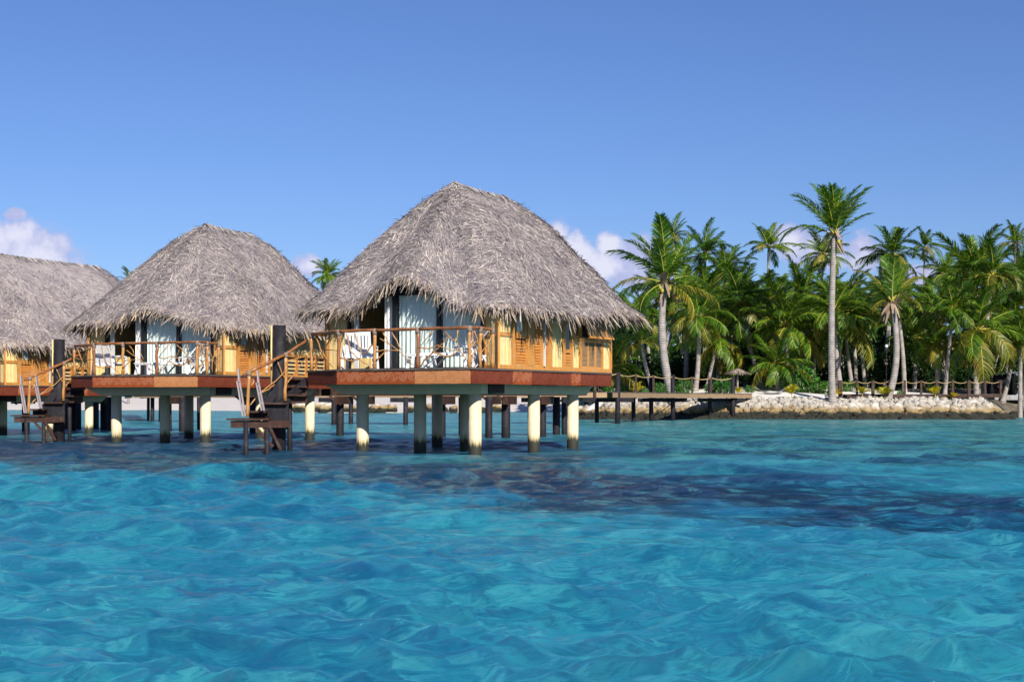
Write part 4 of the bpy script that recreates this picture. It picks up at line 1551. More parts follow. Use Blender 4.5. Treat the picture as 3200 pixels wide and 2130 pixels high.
for i in range(len(rp) - 1):
    m_ = MB()
    m_.tube(sag(rp[i], rp[i + 1], .16), .036, 6)
    m_.tube(sag(rp[i] + Vector((.05, .1, -.08)), rp[i + 1] + Vector((0, .1, -.02)), .10), .03, 6)
    m_.build('rope', M['rope'], s2, True)
m_ = MB()
m_.tube(sag(rp[0] - Vector((2.6, 1.0, .05)), rp[0], .1), .036, 6)
m_.build('rope', M['rope'], s2, True)

# low jetty with rope fence on the right of the island
s3 = empty('shore_walkway', (26, 122.6, 0))
tag(s3, 'low brown shore walkway with rope fence behind the rocks at the right', 'walkway')
o3 = Vector((26, 122.6, 0))
a, b = at(2640, 122.4), at(3122, 121.6)
m_ = MB()
k = 0
L = (b - a).length
while k < L:
    c = a.lerp(b, k / L) - o3
    m_.box((c.x, c.y, 2.10 + random.uniform(-.006, .006)), (.17, 1.6, .05))
    k += .2
m_.build('deck', M['deck'], s3)
m_ = MB()
m_.bar(a - o3 + Vector((0, -.75, 1.95)), b - o3 + Vector((0, -.75, 1.95)), .1, .24)
m_.bar(a - o3 + Vector((0, .75, 1.95)), b - o3 + Vector((0, .75, 1.95)), .1, .24)
m_.build('stringer', M['brown_timber'], s3)
prev = None
for px, w in ((2620, .3), (2672, .16), (2722, .24), (2772, .16), (2821, .16), (2872, .17), (2920, .17), (2970, .19), (3020, .26), (3070, .18), (3118, .17)):
    p = a.lerp(b, (px - 2640) / (3122 - 2640)) - o3 + Vector((0, -.7, 0))
    m_ = MB()
    m_.box((p.x, p.y, 2.55), (w, w, 1.5))
    m_.build('rope_post', M['brown_timber'], s3)
    top = Vector((p.x, p.y, 3.24))
    if prev is not None:
        m_ = MB()
        m_.tube(sag(prev, top, .2), .03, 6)
        m_.build('rope', M['rope'], s3, True)
    prev = top


# ------------------------------------------------------------------ palms
def frond_data(L, droop, hang, seed, nleaf=66):
    """one palm frond along +x: returns verts, quads, material index (0 leaflet, 1 midrib)"""
    rs = np.random.default_rng(seed)
    n = 14
    s = np.linspace(0, 1, n)
    ang = -droop * s ** 1.6
    dx, dz = np.cos(ang), np.sin(ang)
    step = L / (n - 1)
    cx = np.concatenate([[0], np.cumsum((dx[1:] + dx[:-1]) / 2 * step)])
    cz = np.concatenate([[0], np.cumsum((dz[1:] + dz[:-1]) / 2 * step)])
    cy = .25 * rs.normal() * s ** 2
    C = np.stack([cx, cy, cz], 1)
    V, Q, mi = [], [], []
    # midrib: a tapering square bar
    for i in range(n):
        r = .055 * (1 - .8 * s[i]) + .008
        T = np.array([dx[i], 0, dz[i]])
        U = np.array([-dz[i], 0, dx[i]])
        S = np.array([0, 1.0, 0])
        V += [C[i] + S * r, C[i] + U * r, C[i] - S * r, C[i] - U * r * .8]
    for i in range(n - 1):
        for k in range(4):
            Q.append([i * 4 + k, i * 4 + (k + 1) % 4, (i + 1) * 4 + (k + 1) % 4, (i + 1) * 4 + k])
            mi.append(1)
    V = np.array(V)
    Q = np.array(Q)
    sl = np.linspace(.16, .995, nleaf)
    P, D, Wd, Nn, Ls = [], [], [], [], []
    for side in (-1, 1):
        for u in sl:
            u = min(.999, max(.1, u + rs.normal() * .004))
            p = np.array([np.interp(u, s, C[:, 0]), np.interp(u, s, C[:, 1]), np.interp(u, s, C[:, 2])])
            a = np.interp(u, s, ang)
            T = np.array([math.cos(a), 0, math.sin(a)])
            U = np.array([-math.sin(a), 0, math.cos(a)])
            fwd = .42 + .55 * u + rs.normal() * .08
            d = T * fwd + np.array([0, side, 0]) * (1 - .25 * u) + U * (.28 - hang * 1.0 + rs.normal() * .13)
            d /= np.linalg.norm(d)
            l = L * .245 * (math.sin(math.pi * (.10 + .80 * u)) ** .6) * (1 - .25 * u) * (.85 + .3 * rs.random())
            w = np.cross(d, U)
            w /= np.linalg.norm(w)
            w = w + U * rs.normal() * .45
            w /= np.linalg.norm(w)
            P.append(p); D.append(d); Wd.append(w); Nn.append(-U * 1.0 + np.array([0, 0, -.3])); Ls.append(l)
    P, D, Wd, Nn, Ls = map(np.array, (P, D, Wd, Nn, Ls))
    Vl, Ql = strips(P, D, Wd, Nn, Ls, np.full(len(P), .064) * (.8 + .5 * rs.random(len(P))), Ls * (-.05))
    tips = Vl.reshape(-1, 6, 3)
    tips[:, 4:, 2] -= (Ls * (.16 + .35 * hang))[:, None]
    V = np.concatenate([V, tips.reshape(-1, 3)])
    Q = np.concatenate([Q, Ql + n * 4])
    mi = np.concatenate([np.array(mi), np.zeros(len(Ql), int)])
    return V, Q, mi


FR = {}
for k, (dr, hg) in {'up': (.55, .12), 'mid': (1.15, .35), 'low': (1.25, .6)}.items():
    FR[k] = [frond_data(4.7, dr * (.85 + .3 * v), hg, 100 + 10 * v + len(k)) for v in range(3)]


def frond_mesh(key, v, yellow=False):
    V, Q, mi = FR[key][v]
    o = np_obj('frond', V, Q, [M['leaf_yellow' if yellow else 'leaf'], M['rachis']], None, False, mi)
    me = o.data
    bpy.data.objects.remove(o)
    return me


FM = {(k, v, y): frond_mesh(k, v, y) for k in FR for v in range(3) for y in (False, True)}


def rot_frond(az, pitch, roll=0.0):
    """az: 0 = right in the photo, 90 = away from the camera"""
    return Matrix.Rotation(math.radians(az), 4, 'Z') @ Matrix.Rotation(-math.radians(pitch), 4, 'Y') @ Matrix.Rotation(roll, 4, 'X')


def crown_mesh(seed, n, lo, hi, name='crown', yellow=.12, size=1.0):
    rs = np.random.default_rng(seed)
    Vs, Qs, Ms = [], [], []
    o = 0
    for i in range(n):
        f = (i + rs.random() * .6) / n
        pitch = hi + (lo - hi) * f + rs.normal() * 6
        az = i * 137.5 + rs.normal() * 12
        key = 'up' if pitch > 52 else ('mid' if pitch > 8 else 'low')
        V, Q, mi = FR[key][int(rs.integers(0, 3))]
        R = np.array(rot_frond(az, pitch, rs.normal() * .25).to_3x3())
        V = (V * size * (.85 + .3 * rs.random())) @ R.T
        yl = f > .7 and rs.random() < yellow * 4
        Vs.append(V)
        Qs.append(Q + o)
        Ms.append(np.where(mi == 1, 1, 2 if yl else 0))
        o += len(V)
    ob = np_obj(name, np.concatenate(Vs), np.concatenate(Qs), [M['leaf'], M['rachis'], M['leaf_yellow']], None, False, np.concatenate(Ms))
    me = ob.data
    bpy.data.objects.remove(ob)
    return me


def add_obj(name, me, parent, loc=(0, 0, 0), mtx=None):
    o = bpy.data.objects.new(name, me)
    COL.objects.link(o)
    o.parent = parent
    if mtx is not None:
        o.matrix_local = mtx
    else:
        o.location = loc
    return o


def trunk_path(base, ctrl, top, n=14):
    pts = []
    for i in range(n + 1):
        t = i / n
        pts.append(base * (1 - t) ** 2 + ctrl * 2 * t * (1 - t) + top * t * t)
    return pts


def make_trunk(root, base, ctrl, top, r0, r1):
    pts = trunk_path(base, ctrl, top, 22)
    m_ = MB()
    n = len(pts) - 1
    rad = []
    for i in range(n + 1):
        t = i / n
        r = r0 + (r1 - r0) * t + r0 * .55 * max(0, 1 - t * 9) ** 2
        rad.append(r * (1 + .035 * (i % 2)))
    m_.tube([p - root.location for p in pts], rad, 12)
    return m_.build('trunk', M['trunk'], root, True)


def leaf_base(root, top, seed, n=34, size=1.0):
    """dry sheaths and old stalks hanging below the crown"""
    rs = np.random.default_rng(seed)
    a = rs.random(n) * 6.283
    P = np.stack([np.cos(a) * .18, np.sin(a) * .18, rs.random(n) * .7 - .35], 1) * size
    P = P + np.array(top - root.location)
    up = rs.random(n) < .5
    D = norm(np.stack([np.cos(a), np.sin(a), np.where(up, .5, -1.5) + rs.normal(size=n) * .3], 1))
    Wd = norm(np.cross(D, np.array([0, 0, 1.0])))
    N = norm(np.cross(Wd, D))
    V, Q = strips(P, D, Wd, N, (.5 + rs.random(n) * 1.0) * np.where(up, .7, 1.0) * size, (.14 + rs.random(n) * .12) * size, rs.random(n) * .2)
    return np_obj('dry_sheath', V, Q, M['dry_leaf'], root)


GROVE = 'coconut palms of the island grove'


def hero_palm(label, basepx, baseY, ctrlpx, ctrlpy, toppx, toppy, r0, r1, fronds, size, nuts=0, seed=0, dry=34):
    rs = random.Random(seed)
    b = at(basepx, baseY)
    b.z = gz(b.x, b.y) - .15
    top = at(toppx, baseY + .3, toppy)
    ct = at(ctrlpx, baseY, ctrlpy)
    root = empty('coconut_palm', b)
    tag(root, label, 'palm tree', GROVE)
    make_trunk(root, b, ct, top, r0, r1)
    for (az, pitch, key, sc, yel) in fronds:
        me = FM[(key, rs.randrange(3), bool(yel))]
        mt = Matrix.Translation(top - b + Vector((0, 0, rs.uniform(-.1, .25)))) @ rot_frond(az + rs.uniform(-6, 6), pitch, rs.uniform(-.25, .25)) @ Matrix.Scale(size * sc, 4)
        add_obj('frond', me, root, mtx=mt)
    if dry:
        leaf_base(root, top, seed, dry, 1.45)
    for i in range(nuts):
        m_ = MB()
        a = rs.uniform(3.4, 6.0)
        c = top - b + Vector((math.cos(a) * .5, math.sin(a) * .5, rs.uniform(-.55, -.2)))
        pts = [c + Vector((0, 0, z)) for z in (-.2, -.15, -.05, .08, .18, .21)]
        m_.tube(pts, [.02, .10, .16, .15, .08, .02], 10)
        m_.build('coconut', M['coconut'], root, True)
    return root


hero_palm('tall coconut palm with curved pale trunk and shaggy dry sheath, right of the nearest roof', 2112, 118.8, 2048, 1080, 2078, 890, .36, .27,
          [(172, 52, 'mid', 1.05, 0), (185, 20, 'mid', .95, 1), (165, 12, 'low', .9, 0), (150, 70, 'up', 1.0, 0), (95, 80, 'up', 1.1, 0), (270, 84, 'up', 1.1, 0), (30, 72, 'up', 1.05, 0), (0, 58, 'up', 1.0, 0), (60, 55, 'up', 1.0, 0),
           (10, 30, 'mid', .9, 0), (350, 4, 'low', .95, 1), (335, -15, 'low', .9, 1), (200, -20, 'low', .85, 0), (250, 60, 'up', .9, 0), (120, 50, 'mid', 1, 0), (300, 45, 'mid', .8, 0), (210, 62, 'up', .95, 0)], 1.12, 4, 3)
hero_palm('tallest coconut palm, standing alone above the grove on a straight grey trunk', 2602, 120.2, 2592, 1000, 2608, 738, .30, .235,
          [(182, 33, 'mid', 1.08, 0), (176, 63, 'up', 1.05, 0), (195, 48, 'up', .95, 0), (120, 75, 'up', 1.0, 0), (60, 78, 'up', 1.0, 0), (265, 84, 'up', .95, 0), (85, 68, 'up', 1, 0), (3, 64, 'up', 1.1, 0), (8, 41, 'up', .85, 0),
           (320, 70, 'up', .9, 0), (225, 68, 'up', .95, 0), (20, 76, 'up', 1.02, 0), (160, 80, 'up', 1.05, 0), (290, 58, 'up', .8, 0), (40, 55, 'up', .95, 0)], 1.0, 2, 5, 22)
hero_palm('sparse coconut palm with bare curved trunk and broken dry fronds, right of the tallest palm', 2772, 121.3, 2822, 1130, 2788, 948, .30, .22,
          [(165, 66, 'mid', 1.0, 1), (100, 84, 'up', 1.0, 0), (265, 85, 'up', .9, 0), (15, 62, 'mid', 1.0, 1), (30, 70, 'up', .9, 0), (150, 55, 'mid', .85, 0), (200, 50, 'mid', .8, 0), (350, 35, 'mid', .75, 0)], .92, 0, 8, 44)

CR_DENSE = [crown_mesh(300 + i, 27, -30, 82) for i in range(4)]
CR_OPEN = [crown_mesh(320 + i, 17, -10, 80) for i in range(4)]
CR_DROOP = [crown_mesh(340 + i, 24, -28, 72, yellow=.2) for i in range(3)]


def palm(label, toppx, toppy, basepx, Y, radpx, crowns, seed, r=.2, group=GROVE):
    rs = random.Random(seed)
    b = at(basepx, Y)
    b.z = gz(b.x, b.y) - .15
    top = at(toppx, Y + .2, toppy)
    root = empty('coconut_palm', b)
    tag(root, label, 'palm tree', group)
    ct = b.lerp(top, .5) + Vector((rs.uniform(-1, 1), rs.uniform(-.6, .6), 0)) * (.06 * (top - b).length)
    make_trunk(root, b, ct, top, r, r * .68)
    sc = radpx * Y / F / 4.6
    add_obj('crown', rs.choice(crowns), root, mtx=Matrix.Translation(top - b) @ Matrix.Rotation(rs.uniform(0, 6.28), 4, 'Z') @ Matrix.Scale(sc, 4))
    return root


palm('spreading palm with golden drooping fronds, left of the tallest trunk', 2456, 1018, 2474, 130, 150, CR_DROOP, 1, .2)
palm('broad palm with arching yellow-green fronds right behind the tallest trunk', 2626, 1000, 2612, 133, 175, CR_DROOP, 2, .2)
palm('wide low palm with yellow lower fronds, nearest to the right end of the grove', 3056, 1032, 3053, 128, 180, CR_DROOP, 3, .25)
palm('slanting palm with full green crown above the end of the boardwalk', 2312, 948, 2382, 133, 140, CR_DENSE, 4, .2)
palm('big dense palm with the tallest crown at the right of the grove', 3050, 868, 3060, 142, 165, CR_DENSE, 5, .24)
palm('slim grey-trunked palm just right of the palm with the shaggy sheath', 2202, 800, 2192, 150, 105, CR_OPEN, 6, .2)
palm('slender palm with an open starry crown left of the tallest palm', 2402, 775, 2404, 152, 95, CR_OPEN, 7, .17)
palm('palm whose small crown shows right above the shaggy-sheathed palm', 2102, 742, 2150, 165, 78, CR_OPEN, 8, .18)
palm('dark-crowned palm between two grey slim palms in the left of the grove', 2268, 848, 2240, 148, 95, CR_DENSE, 9, .2)
palm('dark dense-crowned palm behind the sparse broken-fronded palm', 2790, 800, 2760, 148, 105, CR_DENSE, 10, .22)
palm('thin far palm with a small open crown, left of the big dense palm', 2890, 775, 2884, 172, 62, CR_OPEN, 11, .16)
palm('thin far palm with an open crown at the right edge of the photo', 3174, 760, 3160, 165, 72, CR_OPEN, 12, .18)
palm('palm crown half hidden behind the upper trunk of the tallest palm', 2575, 800, 2560, 160, 90, CR_DENSE, 13, .18)
palm('low dark palm with leaning trunk under the eave of the nearest roof', 2004, 1072, 2045, 126, 100, CR_OPEN, 14, .19)
palm('short stout palm with long yellow fronds above the hammock', 2425, 1140, 2432, 128, 120, CR_DROOP, 15, .3)
palm('small drooping palm with orange dead tips behind the rope fence', 2935, 1075, 2926, 131, 92, CR_DROOP, 16, .18)
palm('bushy palm cut by the right edge of the photo', 3190, 1055, 3188, 129, 110, CR_DROOP, 17, .22)
palm('palm tip rising in the gap between the nearest and the middle roof', 1026, 860, 1030, 215, 62, CR_DENSE, 18, .2)
palm('tiny palm tip peeking over the slope of the middle roof', 412, 888, 400, 245, 55, CR_DENSE, 19, .2)
rr = random.Random(77)
far_label = 'slim coconut palm in the dense rows at the back of the grove'
for i in range(54):
    Y = rr.uniform(134, 186)
    if i % 4 == 0:
        Y = rr.uniform(127, 140)
    px = 1905 + ((i * 37 % 54) + rr.random()) / 54 * 1420
    py = (rr.uniform(905, 990) if i % 6 else rr.uniform(990, 1070)) - (Y - 134) * .35
    if px < 2010:
        py += 90
    elif px > 2930 and i % 2:
        py -= 50
    palm(far_label, px, py, px + rr.uniform(-45, 45), Y, rr.uniform(88, 128) * 140 / Y, rr.choice([CR_DENSE, CR_DENSE, CR_DROOP, CR_OPEN]), 200 + i, rr.uniform(.17, .25), 'palms at the back of the grove')


# ------------------------------------------------------------------ shrubs and undergrowth
def leaf_cloud(n, rx, ry, rz_, seed, size, hollow=.5):
    rs = np.random.default_rng(seed)
    v = norm(rs.normal(size=(n, 3)))
    cl = norm(rs.normal(size=(14, 3))) * .75
    which = rs.integers(0, 14, n)
    rad = hollow + (1 - hollow) * rs.random(n)
    P = np.where((rs.random(n) < .7)[:, None], cl[which] + v * rad[:, None] * .42, v * rad[:, None])
    P = P * np.array([rx, ry, rz_])
    P[:, 2] = np.abs(P[:, 2] + rz_ * .9)
    D = norm(v + rs.normal(size=(n, 3)) * .6 + np.array([0, 0, -.2]))
    Wd = norm(np.cross(D, rs.normal(size=(n, 3))))
    N = norm(np.cross(Wd, D))
    return strips(P, D, Wd, N, size * (.7 + .6 * rs.random(n)), size * .5 * (.7 + .6 * rs.random(n)), size * .1 * rs.random(n))


SHR = []
for i in range(4):
    V, Q = leaf_cloud(520, .9, .8, .75, 60 + i, .20)
    ob = np_obj('foliage', V, Q, M['shrub_leaf'])
    SHR.append(ob.data)
    bpy.data.objects.remove(ob)
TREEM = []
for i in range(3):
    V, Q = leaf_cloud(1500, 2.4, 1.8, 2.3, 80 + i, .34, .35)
    ob = np_obj('foliage', V, Q, M['shaded_jungle_leaf'])
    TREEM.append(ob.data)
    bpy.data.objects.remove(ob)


def shrub(label, px, Y, hpx, seed, mesh=None, name='shrub', group='shrubs behind the shore', wide=1.0, cat='shrub'):
    rs = random.Random(seed)
    b = at(px, Y)
    b.z = gz(b.x, b.y) - .05
    root = empty(name, b)
    tag(root, label, cat, group)
    h = hpx * Y / F
    me = mesh or SHR[seed % 4]
    zmax = max(v.co.z for v in me.vertices)
    s = h / zmax
    m_ = MB()
    for k in range(4):
        a = rs.uniform(0, 6.28)
        m_.tube([(0, 0, 0), (math.cos(a) * .12 * h, math.sin(a) * .12 * h, h * .4), (math.cos(a) * .3 * h, math.sin(a) * .3 * h, h * .75)], [.03 * h, .022 * h, .008 * h], 6)
    m_.build('stem', M['trunk'], root, True)
    add_obj('foliage', me, root, mtx=Matrix.Rotation(rs.uniform(0, 6.28), 4, 'Z') @ Matrix.Diagonal((s * wide, s * wide, s, 1)))
    return root


shrub('bright green bush in the gap behind the right corner of the nearest bungalow', 1912, 122, 42, 1)
shrub('bright green bush left of the shaggy palm trunk, behind the rope rail', 2058, 124, 42, 2)
shrub('round green bush right of the curved palm trunk, behind the rope rail', 2140, 124, 52, 3)
shrub('large round green bush near the end of the boardwalk', 2262, 124, 60, 5, wide=.9)
shrub('green bush left of the large round one, behind the last rope span', 2228, 125.5, 46, 4)
shrub('small green bush beside the golden plant on the boardwalk side', 2012, 123.5, 32, 6)
shrub('leafy green bush left of the tallest trunk on the sand', 2560, 126, 48, 7)
shrub('green bush touching the left side of the tallest trunk', 2588, 125, 50, 8)
shrub('low green bush behind the rope fence right of the tallest trunk', 2655, 127, 40, 9)
shrub('tall leafy green bush above the hammock end', 2500, 127, 95, 10)
shrub('low green bush beside the foot of the thatched parasol', 2345, 126, 25, 11)
shrub('small green and yellow bush near the right end of the rope fence', 3090, 125, 26, 12)
shrub('small dark green bush under the rope fence beside the curved trunk', 2815, 124, 22, 13)
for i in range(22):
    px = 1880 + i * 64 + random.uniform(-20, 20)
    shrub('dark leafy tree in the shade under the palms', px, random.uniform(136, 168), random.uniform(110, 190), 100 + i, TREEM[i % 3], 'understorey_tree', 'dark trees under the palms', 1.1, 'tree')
# the far mass of the jungle
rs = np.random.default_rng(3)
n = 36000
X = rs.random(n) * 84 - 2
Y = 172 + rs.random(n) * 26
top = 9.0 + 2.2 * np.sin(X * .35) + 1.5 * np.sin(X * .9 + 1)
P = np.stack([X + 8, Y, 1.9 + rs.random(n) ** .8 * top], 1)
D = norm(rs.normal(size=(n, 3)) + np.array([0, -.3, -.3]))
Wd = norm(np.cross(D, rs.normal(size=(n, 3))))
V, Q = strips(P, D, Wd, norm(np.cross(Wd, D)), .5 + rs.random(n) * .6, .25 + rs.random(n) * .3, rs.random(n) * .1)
tag(np_obj('undergrowth', V, Q, M['shaded_jungle_leaf']), 'dark jungle undergrowth filling the back of the palm grove', 'undergrowth', kind='stuff')


# young yellow palms and crotons
def yellow_plant(label, px, Y, hpx, seed, n=9):
    rs = np.random.default_rng(seed)
    b = at(px, Y)
    b.z = gz(b.x, b.y) - .03
    root = empty('yellow_plant', b)
    tag(root, label, 'plant', 'yellow young plants on the shore')
    h = hpx * Y / F
    m_ = MB()
    m_.tube([(0, 0, 0), (.02, 0, h * .25), (0, .02, h * .42)], [.05, .04, .03], 7)
    m_.build('stem', M['rachis'], root, True)
    Vs, Qs, o = [], [], 0
    for i in range(n + 4):
        a = i * 2.4 + rs.normal() * .3
        el = .45 + .9 * rs.random()
        base = np.array([0, 0, h * (.30 + .12 * rs.random())])
        d = np.array([math.cos(a) * math.cos(el), math.sin(a) * math.cos(el), math.sin(el)])
        # a small feather of leaflets
        k = 15
        u = np.linspace(.15, 1, k)
        L = h * (.62 + .25 * rs.random())
        for sg in (-1, 1):
            sd = np.cross(d, [0, 0, 1.0])
            sd /= np.linalg.norm(sd)
            P = base + d * (u * L)[:, None] + np.array([0, 0, -1.0]) * (u ** 2 * L * .28)[:, None]
            D = norm(d * .9 + sd * sg * .9 + np.array([0, 0, -.25]) + rs.normal(size=(k, 3)) * .12)
            Wd = norm(np.cross(D, np.tile([0, 0, 1.0], (k, 1))))
            V, Q = strips(P, D, Wd, norm(np.cross(Wd, D)), L * .38 * np.sin(math.pi * (.2 + .7 * u)), np.full(k, h * .085), np.zeros(k))
            Vs.append(V)
            Qs.append(Q + o)
            o += len(V)
    np_obj('leaves', np.concatenate(Vs), np.concatenate(Qs), M['yellow_leaf'], root)
    return root


yellow_plant('yellow plant just right of the nearest bungalow floor corner', 1868, 121.5, 36, 1, 7)
yellow_plant('golden broad-leaved plant behind the first rope span', 1990, 121.5, 50, 2, 6)
yellow_plant('small golden plant right of the last boardwalk pile', 2308, 123.5, 34, 3, 6)
yellow_plant('tall slim yellow young palm alone on the white sand', 2474, 121.6, 48, 4, 9)
yellow_plant('yellow leafy shoot at the foot of the tallest palm, by the thick fence post', 2620, 121.9, 40, 5, 7)
yellow_plant('yellow-green young palm between the two thick posts of the rope fence', 2694, 121.4, 42, 6, 9)
yellow_plant('bright yellow young palm left of the curved bare trunk', 2762, 120.9, 50, 7, 10)
yellow_plant('bright yellow young palm with a tall shoot behind the big rocks', 2922, 121.0, 44, 8, 10)
yellow_plant('bushy yellow young palm above the biggest rocks', 2978, 120.9, 28, 9, 9)
yellow_plant('yellow plant at the right edge of the photo', 3192, 160, 24, 10, 7)


# ------------------------------------------------------------------ rocks of the sea wall
def boulder_mesh(seed):
    rs = np.random.default_rng(seed)
    import bmesh
    bm = bmesh.new()
    bmesh.ops.create_icosphere(bm, subdivisions=3, radius=1)
    cuts = [(norm(rs.normal(size=3)), .62 + .3 * rs.random()) for _ in range(9)]
    w = [(rs.normal(size=3) * 2.2, rs.random() * 6) for _ in range(6)]
    for v in bm.verts:
        p = np.array(v.co)
        for nrm_, d in cuts:
            k = p @ nrm_ - d
            if k > 0:
                p = p - nrm_ * k * .85
        p = p * (1 + .045 * sum(math.sin(float(p @ a) * 2 + b) for a, b in w))
        v.co = p * np.array([1, .9, .78])
    me = bpy.data.meshes.new('boulder')
    bm.to_mesh(me)
    bm.free()
    me.materials.append(M['rock'])
    me.polygons.foreach_set('use_smooth', [True] * len(me.polygons))
    return me


BLD = [boulder_mesh(i) for i in range(7)]
rb = random.Random(12)


def boulder(x, y, z, s, label, group):
    o = bpy.data.objects.new('boulder', rb.choice(BLD))
    COL.objects.link(o)
    o.location = (x, y, z)
    o.rotation_euler = (rb.uniform(-.4, .4), rb.uniform(-.4, .4), rb.uniform(0, 6.28))
    o.scale = (s * rb.uniform(.85, 1.25), s * rb.uniform(.85, 1.15), s * rb.uniform(.8, 1.1))
    tag(o, label, 'rock', group)


def front_y(x):
    for i in range(1, 6):
        a, b = SHORE[i], SHORE[i + 1]
        if a[0] <= x <= b[0]:
            return a[1] + (b[1] - a[1]) * (x - a[0]) / (b[0] - a[0])
    return SHORE[1][1] if x < 8 else SHORE[6][1]


GR = 'coral boulders of the sea wall'
for row, (dz, cnt, lo, hi) in enumerate(((-.9, 60, .55, .85), (.1, 62, .5, .95), (1.1, 56, .42, .9), (2.0, 30, .3, .62))):
    for i in range(cnt):
        x = 5.6 + (36.4) * (i + rb.random()) / cnt
        big = .36 if x < 24 else (.8 if x < 28 else 1.05)
        if (row == 3 and x < 30) or (row == 2 and x < 26):
            continue
        s = rb.uniform(lo, hi) * big
        y = front_y(x) + dz + rb.uniform(-.35, .35)
        z = gz(x, y + .35) - s * (.50 if row else .30)
        boulder(x, y, z, s, 'pale coral boulder in the long rock wall along the island shore', GR)
for i in range(30):
    t = (i + rb.random()) / 30
    x, y = 4.9 + 2.9 * t + rb.uniform(-.4, .9), 119.6 + 26 * t ** 1.8
    boulder(x, y, .25 + rb.uniform(-.1, .5), rb.uniform(.45, .8), 'pale coral boulder in the long rock wall along the island shore', GR)
for i in range(15):
    x = -30 + 20 * (i + rb.random()) / 15
    y = float(np.interp(x, [-30, -28, -22, -14, -11, -8], [190, 184, 178, 180, 192, 182])) + rb.uniform(-.4, 1.5)
    s = rb.uniform(.7, 1.5)
    boulder(x, y + .8, gz(x, y + .8) + .35, s, 'distant pale boulder on the far shore seen between the bungalow columns', 'far shore boulders')
for i in range(7):
    x = -10.5 + 10 * (i + rb.random()) / 7
    y = float(np.interp(x, [-11, -8, -4, -1], [190, 180, 182, 196])) + rb.uniform(-.4, 1.5)
    boulder(x, y + .8, gz(x, y + .8) + .3, rb.uniform(.6, 1.3), 'distant pale boulder on the far shore seen between the bungalow columns', 'far shore boulders')
for i in range(14):
    x = 44.3 + 9 * (i + rb.random()) / 14
    y = float(np.interp(x, [44, 49, 62], [130, 136, 139])) - .5 + rb.uniform(-.3, .6)
    boulder(x, y, gz(x, y + .5) * .6, rb.uniform(.45, .75), 'grey boulder under the pale slab at the far right shore', 'grey rocks at the far right')
# loose rubble between the boulders
rs = np.random.default_rng(9)
Vs, Qs, o = [], [], 0
cube = np.array([(x, y, z) for z in (-1, 1) for y in (-1, 1) for x in (-1, 1)], float)
cf = np.array([(0, 2, 3, 1), (4, 5, 7, 6), (0, 1, 5, 4), (2, 6, 7, 3), (0, 4, 6, 2), (1, 3, 7, 5)])
n = 7000
xs = 5.5 + rs.random(n) ** 1.35 * 36.5
for x in xs:
    y = front_y(x) + rs.random() ** 1.3 * 2.9 - .6
    s = .06 + rs.random() ** 2 * .19
    R = np.linalg.qr(rs.normal(size=(3, 3)))[0]
    v = (cube * (s * (.6 + .6 * rs.random(3))) * (.75 + .5 * rs.random((8, 1)))) @ R.T
    Vs.append(v + np.array([x, y, 0]))
    Qs.append(cf + o)
    o += 8
V = np.concatenate(Vs)
cx = V.reshape(-1, 8, 3).mean(1)
V = (V.reshape(-1, 8, 3) + np.stack([np.zeros(n), np.zeros(n), ground_z(cx[:, 0], cx[:, 1]) + .06], 1)[:, None, :]).reshape(-1, 3)
tag(np_obj('rubble', V, np.concatenate(Qs), M['rock']), 'loose coral rubble scattered between the shore boulders', 'rubble', kind='stuff')

# ------------------------------------------------------------------ small things on the island
p = at(2305, 126)
p.z = gz(p.x, p.y)
ps = empty('thatched_parasol', p)
tag(ps, 'small thatched beach parasol at the end of the boardwalk', 'parasol')
m_ = MB()
m_.tube([(0, 0, -.2), (0, 0, 2.0)], .08, 10)
m_.build('pole', M['trunk'], ps, True)
rs = np.random.default_rng(4)
n = 900
a = rs.random(n) * 6.283
rad = np.sqrt(rs.random(n)) * .78
P = np.stack([np.cos(a) * rad, np.sin(a) * rad, 2.15 - rad * .42], 1)
D = norm(np.stack([np.cos(a), np.sin(a), np.full(n, -.5)], 1) + rs.normal(size=(n, 3)) * .12)
Wd = norm(np.stack([-np.sin(a), np.cos(a), rs.normal(size=n) * .3], 1))
V, Q = strips(P, D, Wd, norm(np.cross(Wd, D)), .3 + rs.random(n) * .25, .06 + rs.random(n) * .05, np.full(n, .02))
np_obj('thatch_top', V, Q, M['fringe'], ps)

h0, h1 = at(2372, 125, 1217), at(2456, 125, 1212)
hm = empty('hammock', (h0 + h1) / 2)
tag(hm, 'grey hammock slung low between palms at the back of the sand', 'hammock')
m_ = MB()
nu, nv = 16, 6
vs, fs = [], []
for i in range(nu + 1):
    t = i / nu
    c = h0.lerp(h1, t) - (h0 + h1) / 2
    sg = .52 * (1 - (2 * t - 1) ** 2)
    wd = .08 + .42 * math.sin(math.pi * t) ** .6
    for k in range(nv + 1):
        f = k / nv * 2 - 1
        vs.append((c.x, c.y + f * wd, c.z - sg * (1 - .35 * f * f)))
for i in range(nu):
    for k in range(nv):
        q = i * (nv + 1) + k
        fs.append((q, q + 1, q + nv + 2, q + nv + 1))
m_.add(vs, fs)
m_.build('cloth', M['canvas'], hm, True)
m_ = MB()
m_.tube([h0 - (h0 + h1) / 2, h0 - (h0 + h1) / 2 + Vector((-.5, .2, .35))], .02, 6)
m_.build('cord', M['rope'], hm, True)
m_ = MB()
m_.tube([h1 - (h0 + h1) / 2, h1 - (h0 + h1) / 2 + Vector((.5, .2, .35))], .02, 6)
m_.build('cord', M['rope'], hm, True)

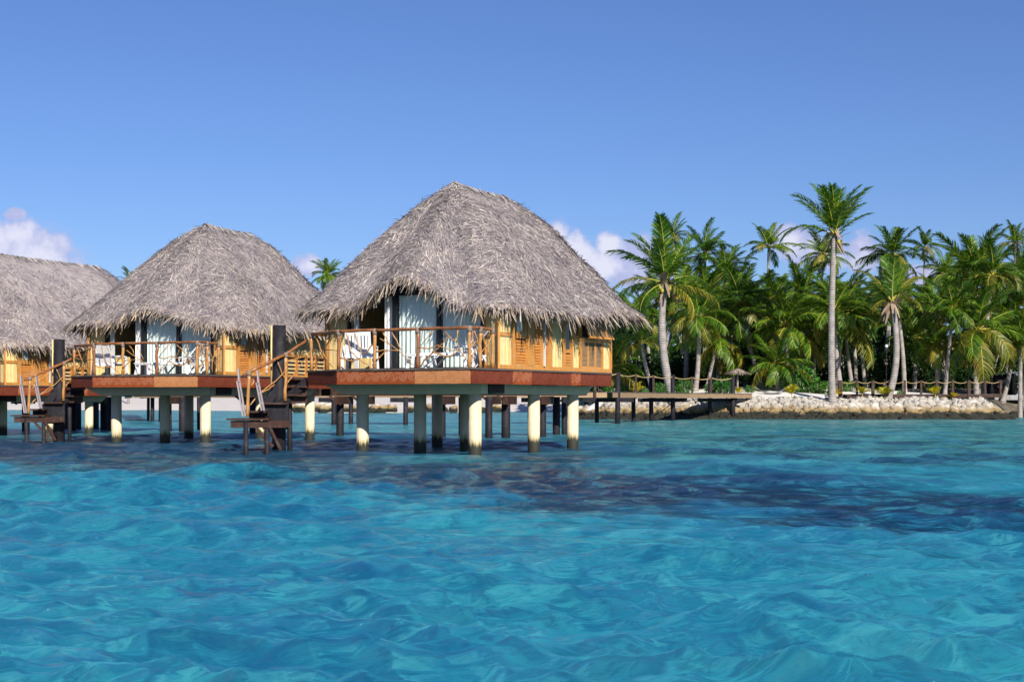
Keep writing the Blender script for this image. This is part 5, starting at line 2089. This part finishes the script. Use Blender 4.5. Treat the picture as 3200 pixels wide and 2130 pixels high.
p = at(3140, 143)
p.z = gz(p.x, p.y)
hut = empty('shore_hut', p)
tag(hut, 'dark shore hut with a thin sheet roof and white end wall at the right edge', 'hut')
m_ = MB()
m_.box((-.3, 1.2, 1.0), (2.2, 2.0, 2.0))
m_.build('dark_wall', M['dark_timber'], hut)
m_ = MB()
m_.box((2.0, 1.0, .85), (2.3, 2.4, 1.7))
m_.build('wall', M['whitewash'], hut)
m_ = MB()
m_.box((-.2, .9, 2.15), (3.0, 3.2, .06), Matrix.Rotation(-.06, 3, 'Y'))
m_.add([(.8, -.6, 1.72), (3.6, -.6, 1.72), (3.6, 1.0, 2.35), (.8, 1.0, 2.35), (.8, 2.6, 1.72), (3.6, 2.6, 1.72)], [(0, 1, 2, 3), (3, 2, 5, 4)])
m_.build('roof', M['tin'], hut)
m_ = MB()
for x in (-1.5, .75):
    m_.tube([(x, -.6, 0), (x, -.6, 2.08)], .04, 8)
m_.build('roof_prop', M['grey_timber'], hut)

p = at(3175, 150)
sl = MB()
sl.box((0, 0, .1), (7, 5, .5))
for i in range(5):
    sl.box((-2.8 + i * 1.4, -2.52, .08), (1.32, .06, .36))
o = sl.build('sea_wall_slab', M['grey_slab'], None, loc=(50.0, 139.6, 1.75))
tag(o, 'pale concrete slab wall on the shore at the far right', 'wall')

p = at(2770, 126)
p.z = gz(p.x, p.y)
lp = empty('globe_lamp', p)
tag(lp, 'white globe lamp on a thin dark post beside the bare curved palm trunk', 'lamp')
m_ = MB()
m_.tube([(0, 0, 0), (0, 0, 4.25)], .035, 8)
m_.build('post', M['dark_timber'], lp, True)
m_ = MB()
zc = at(2770, 126, 1081).z - p.z
m_.tube([(0, 0, 4.25), (0, 0, zc - .1)], .05, 8)
m_.tube([(0, 0, zc + .14 * math.sin(a)) for a in np.linspace(-1.45, 1.45, 9)], [.14 * math.cos(a) for a in np.linspace(-1.45, 1.45, 9)], 14)
m_.build('globe', M['plastic'], lp, True)
print('objects', len(bpy.data.objects), 'verts', sum(len(m.vertices) for m in bpy.data.meshes))
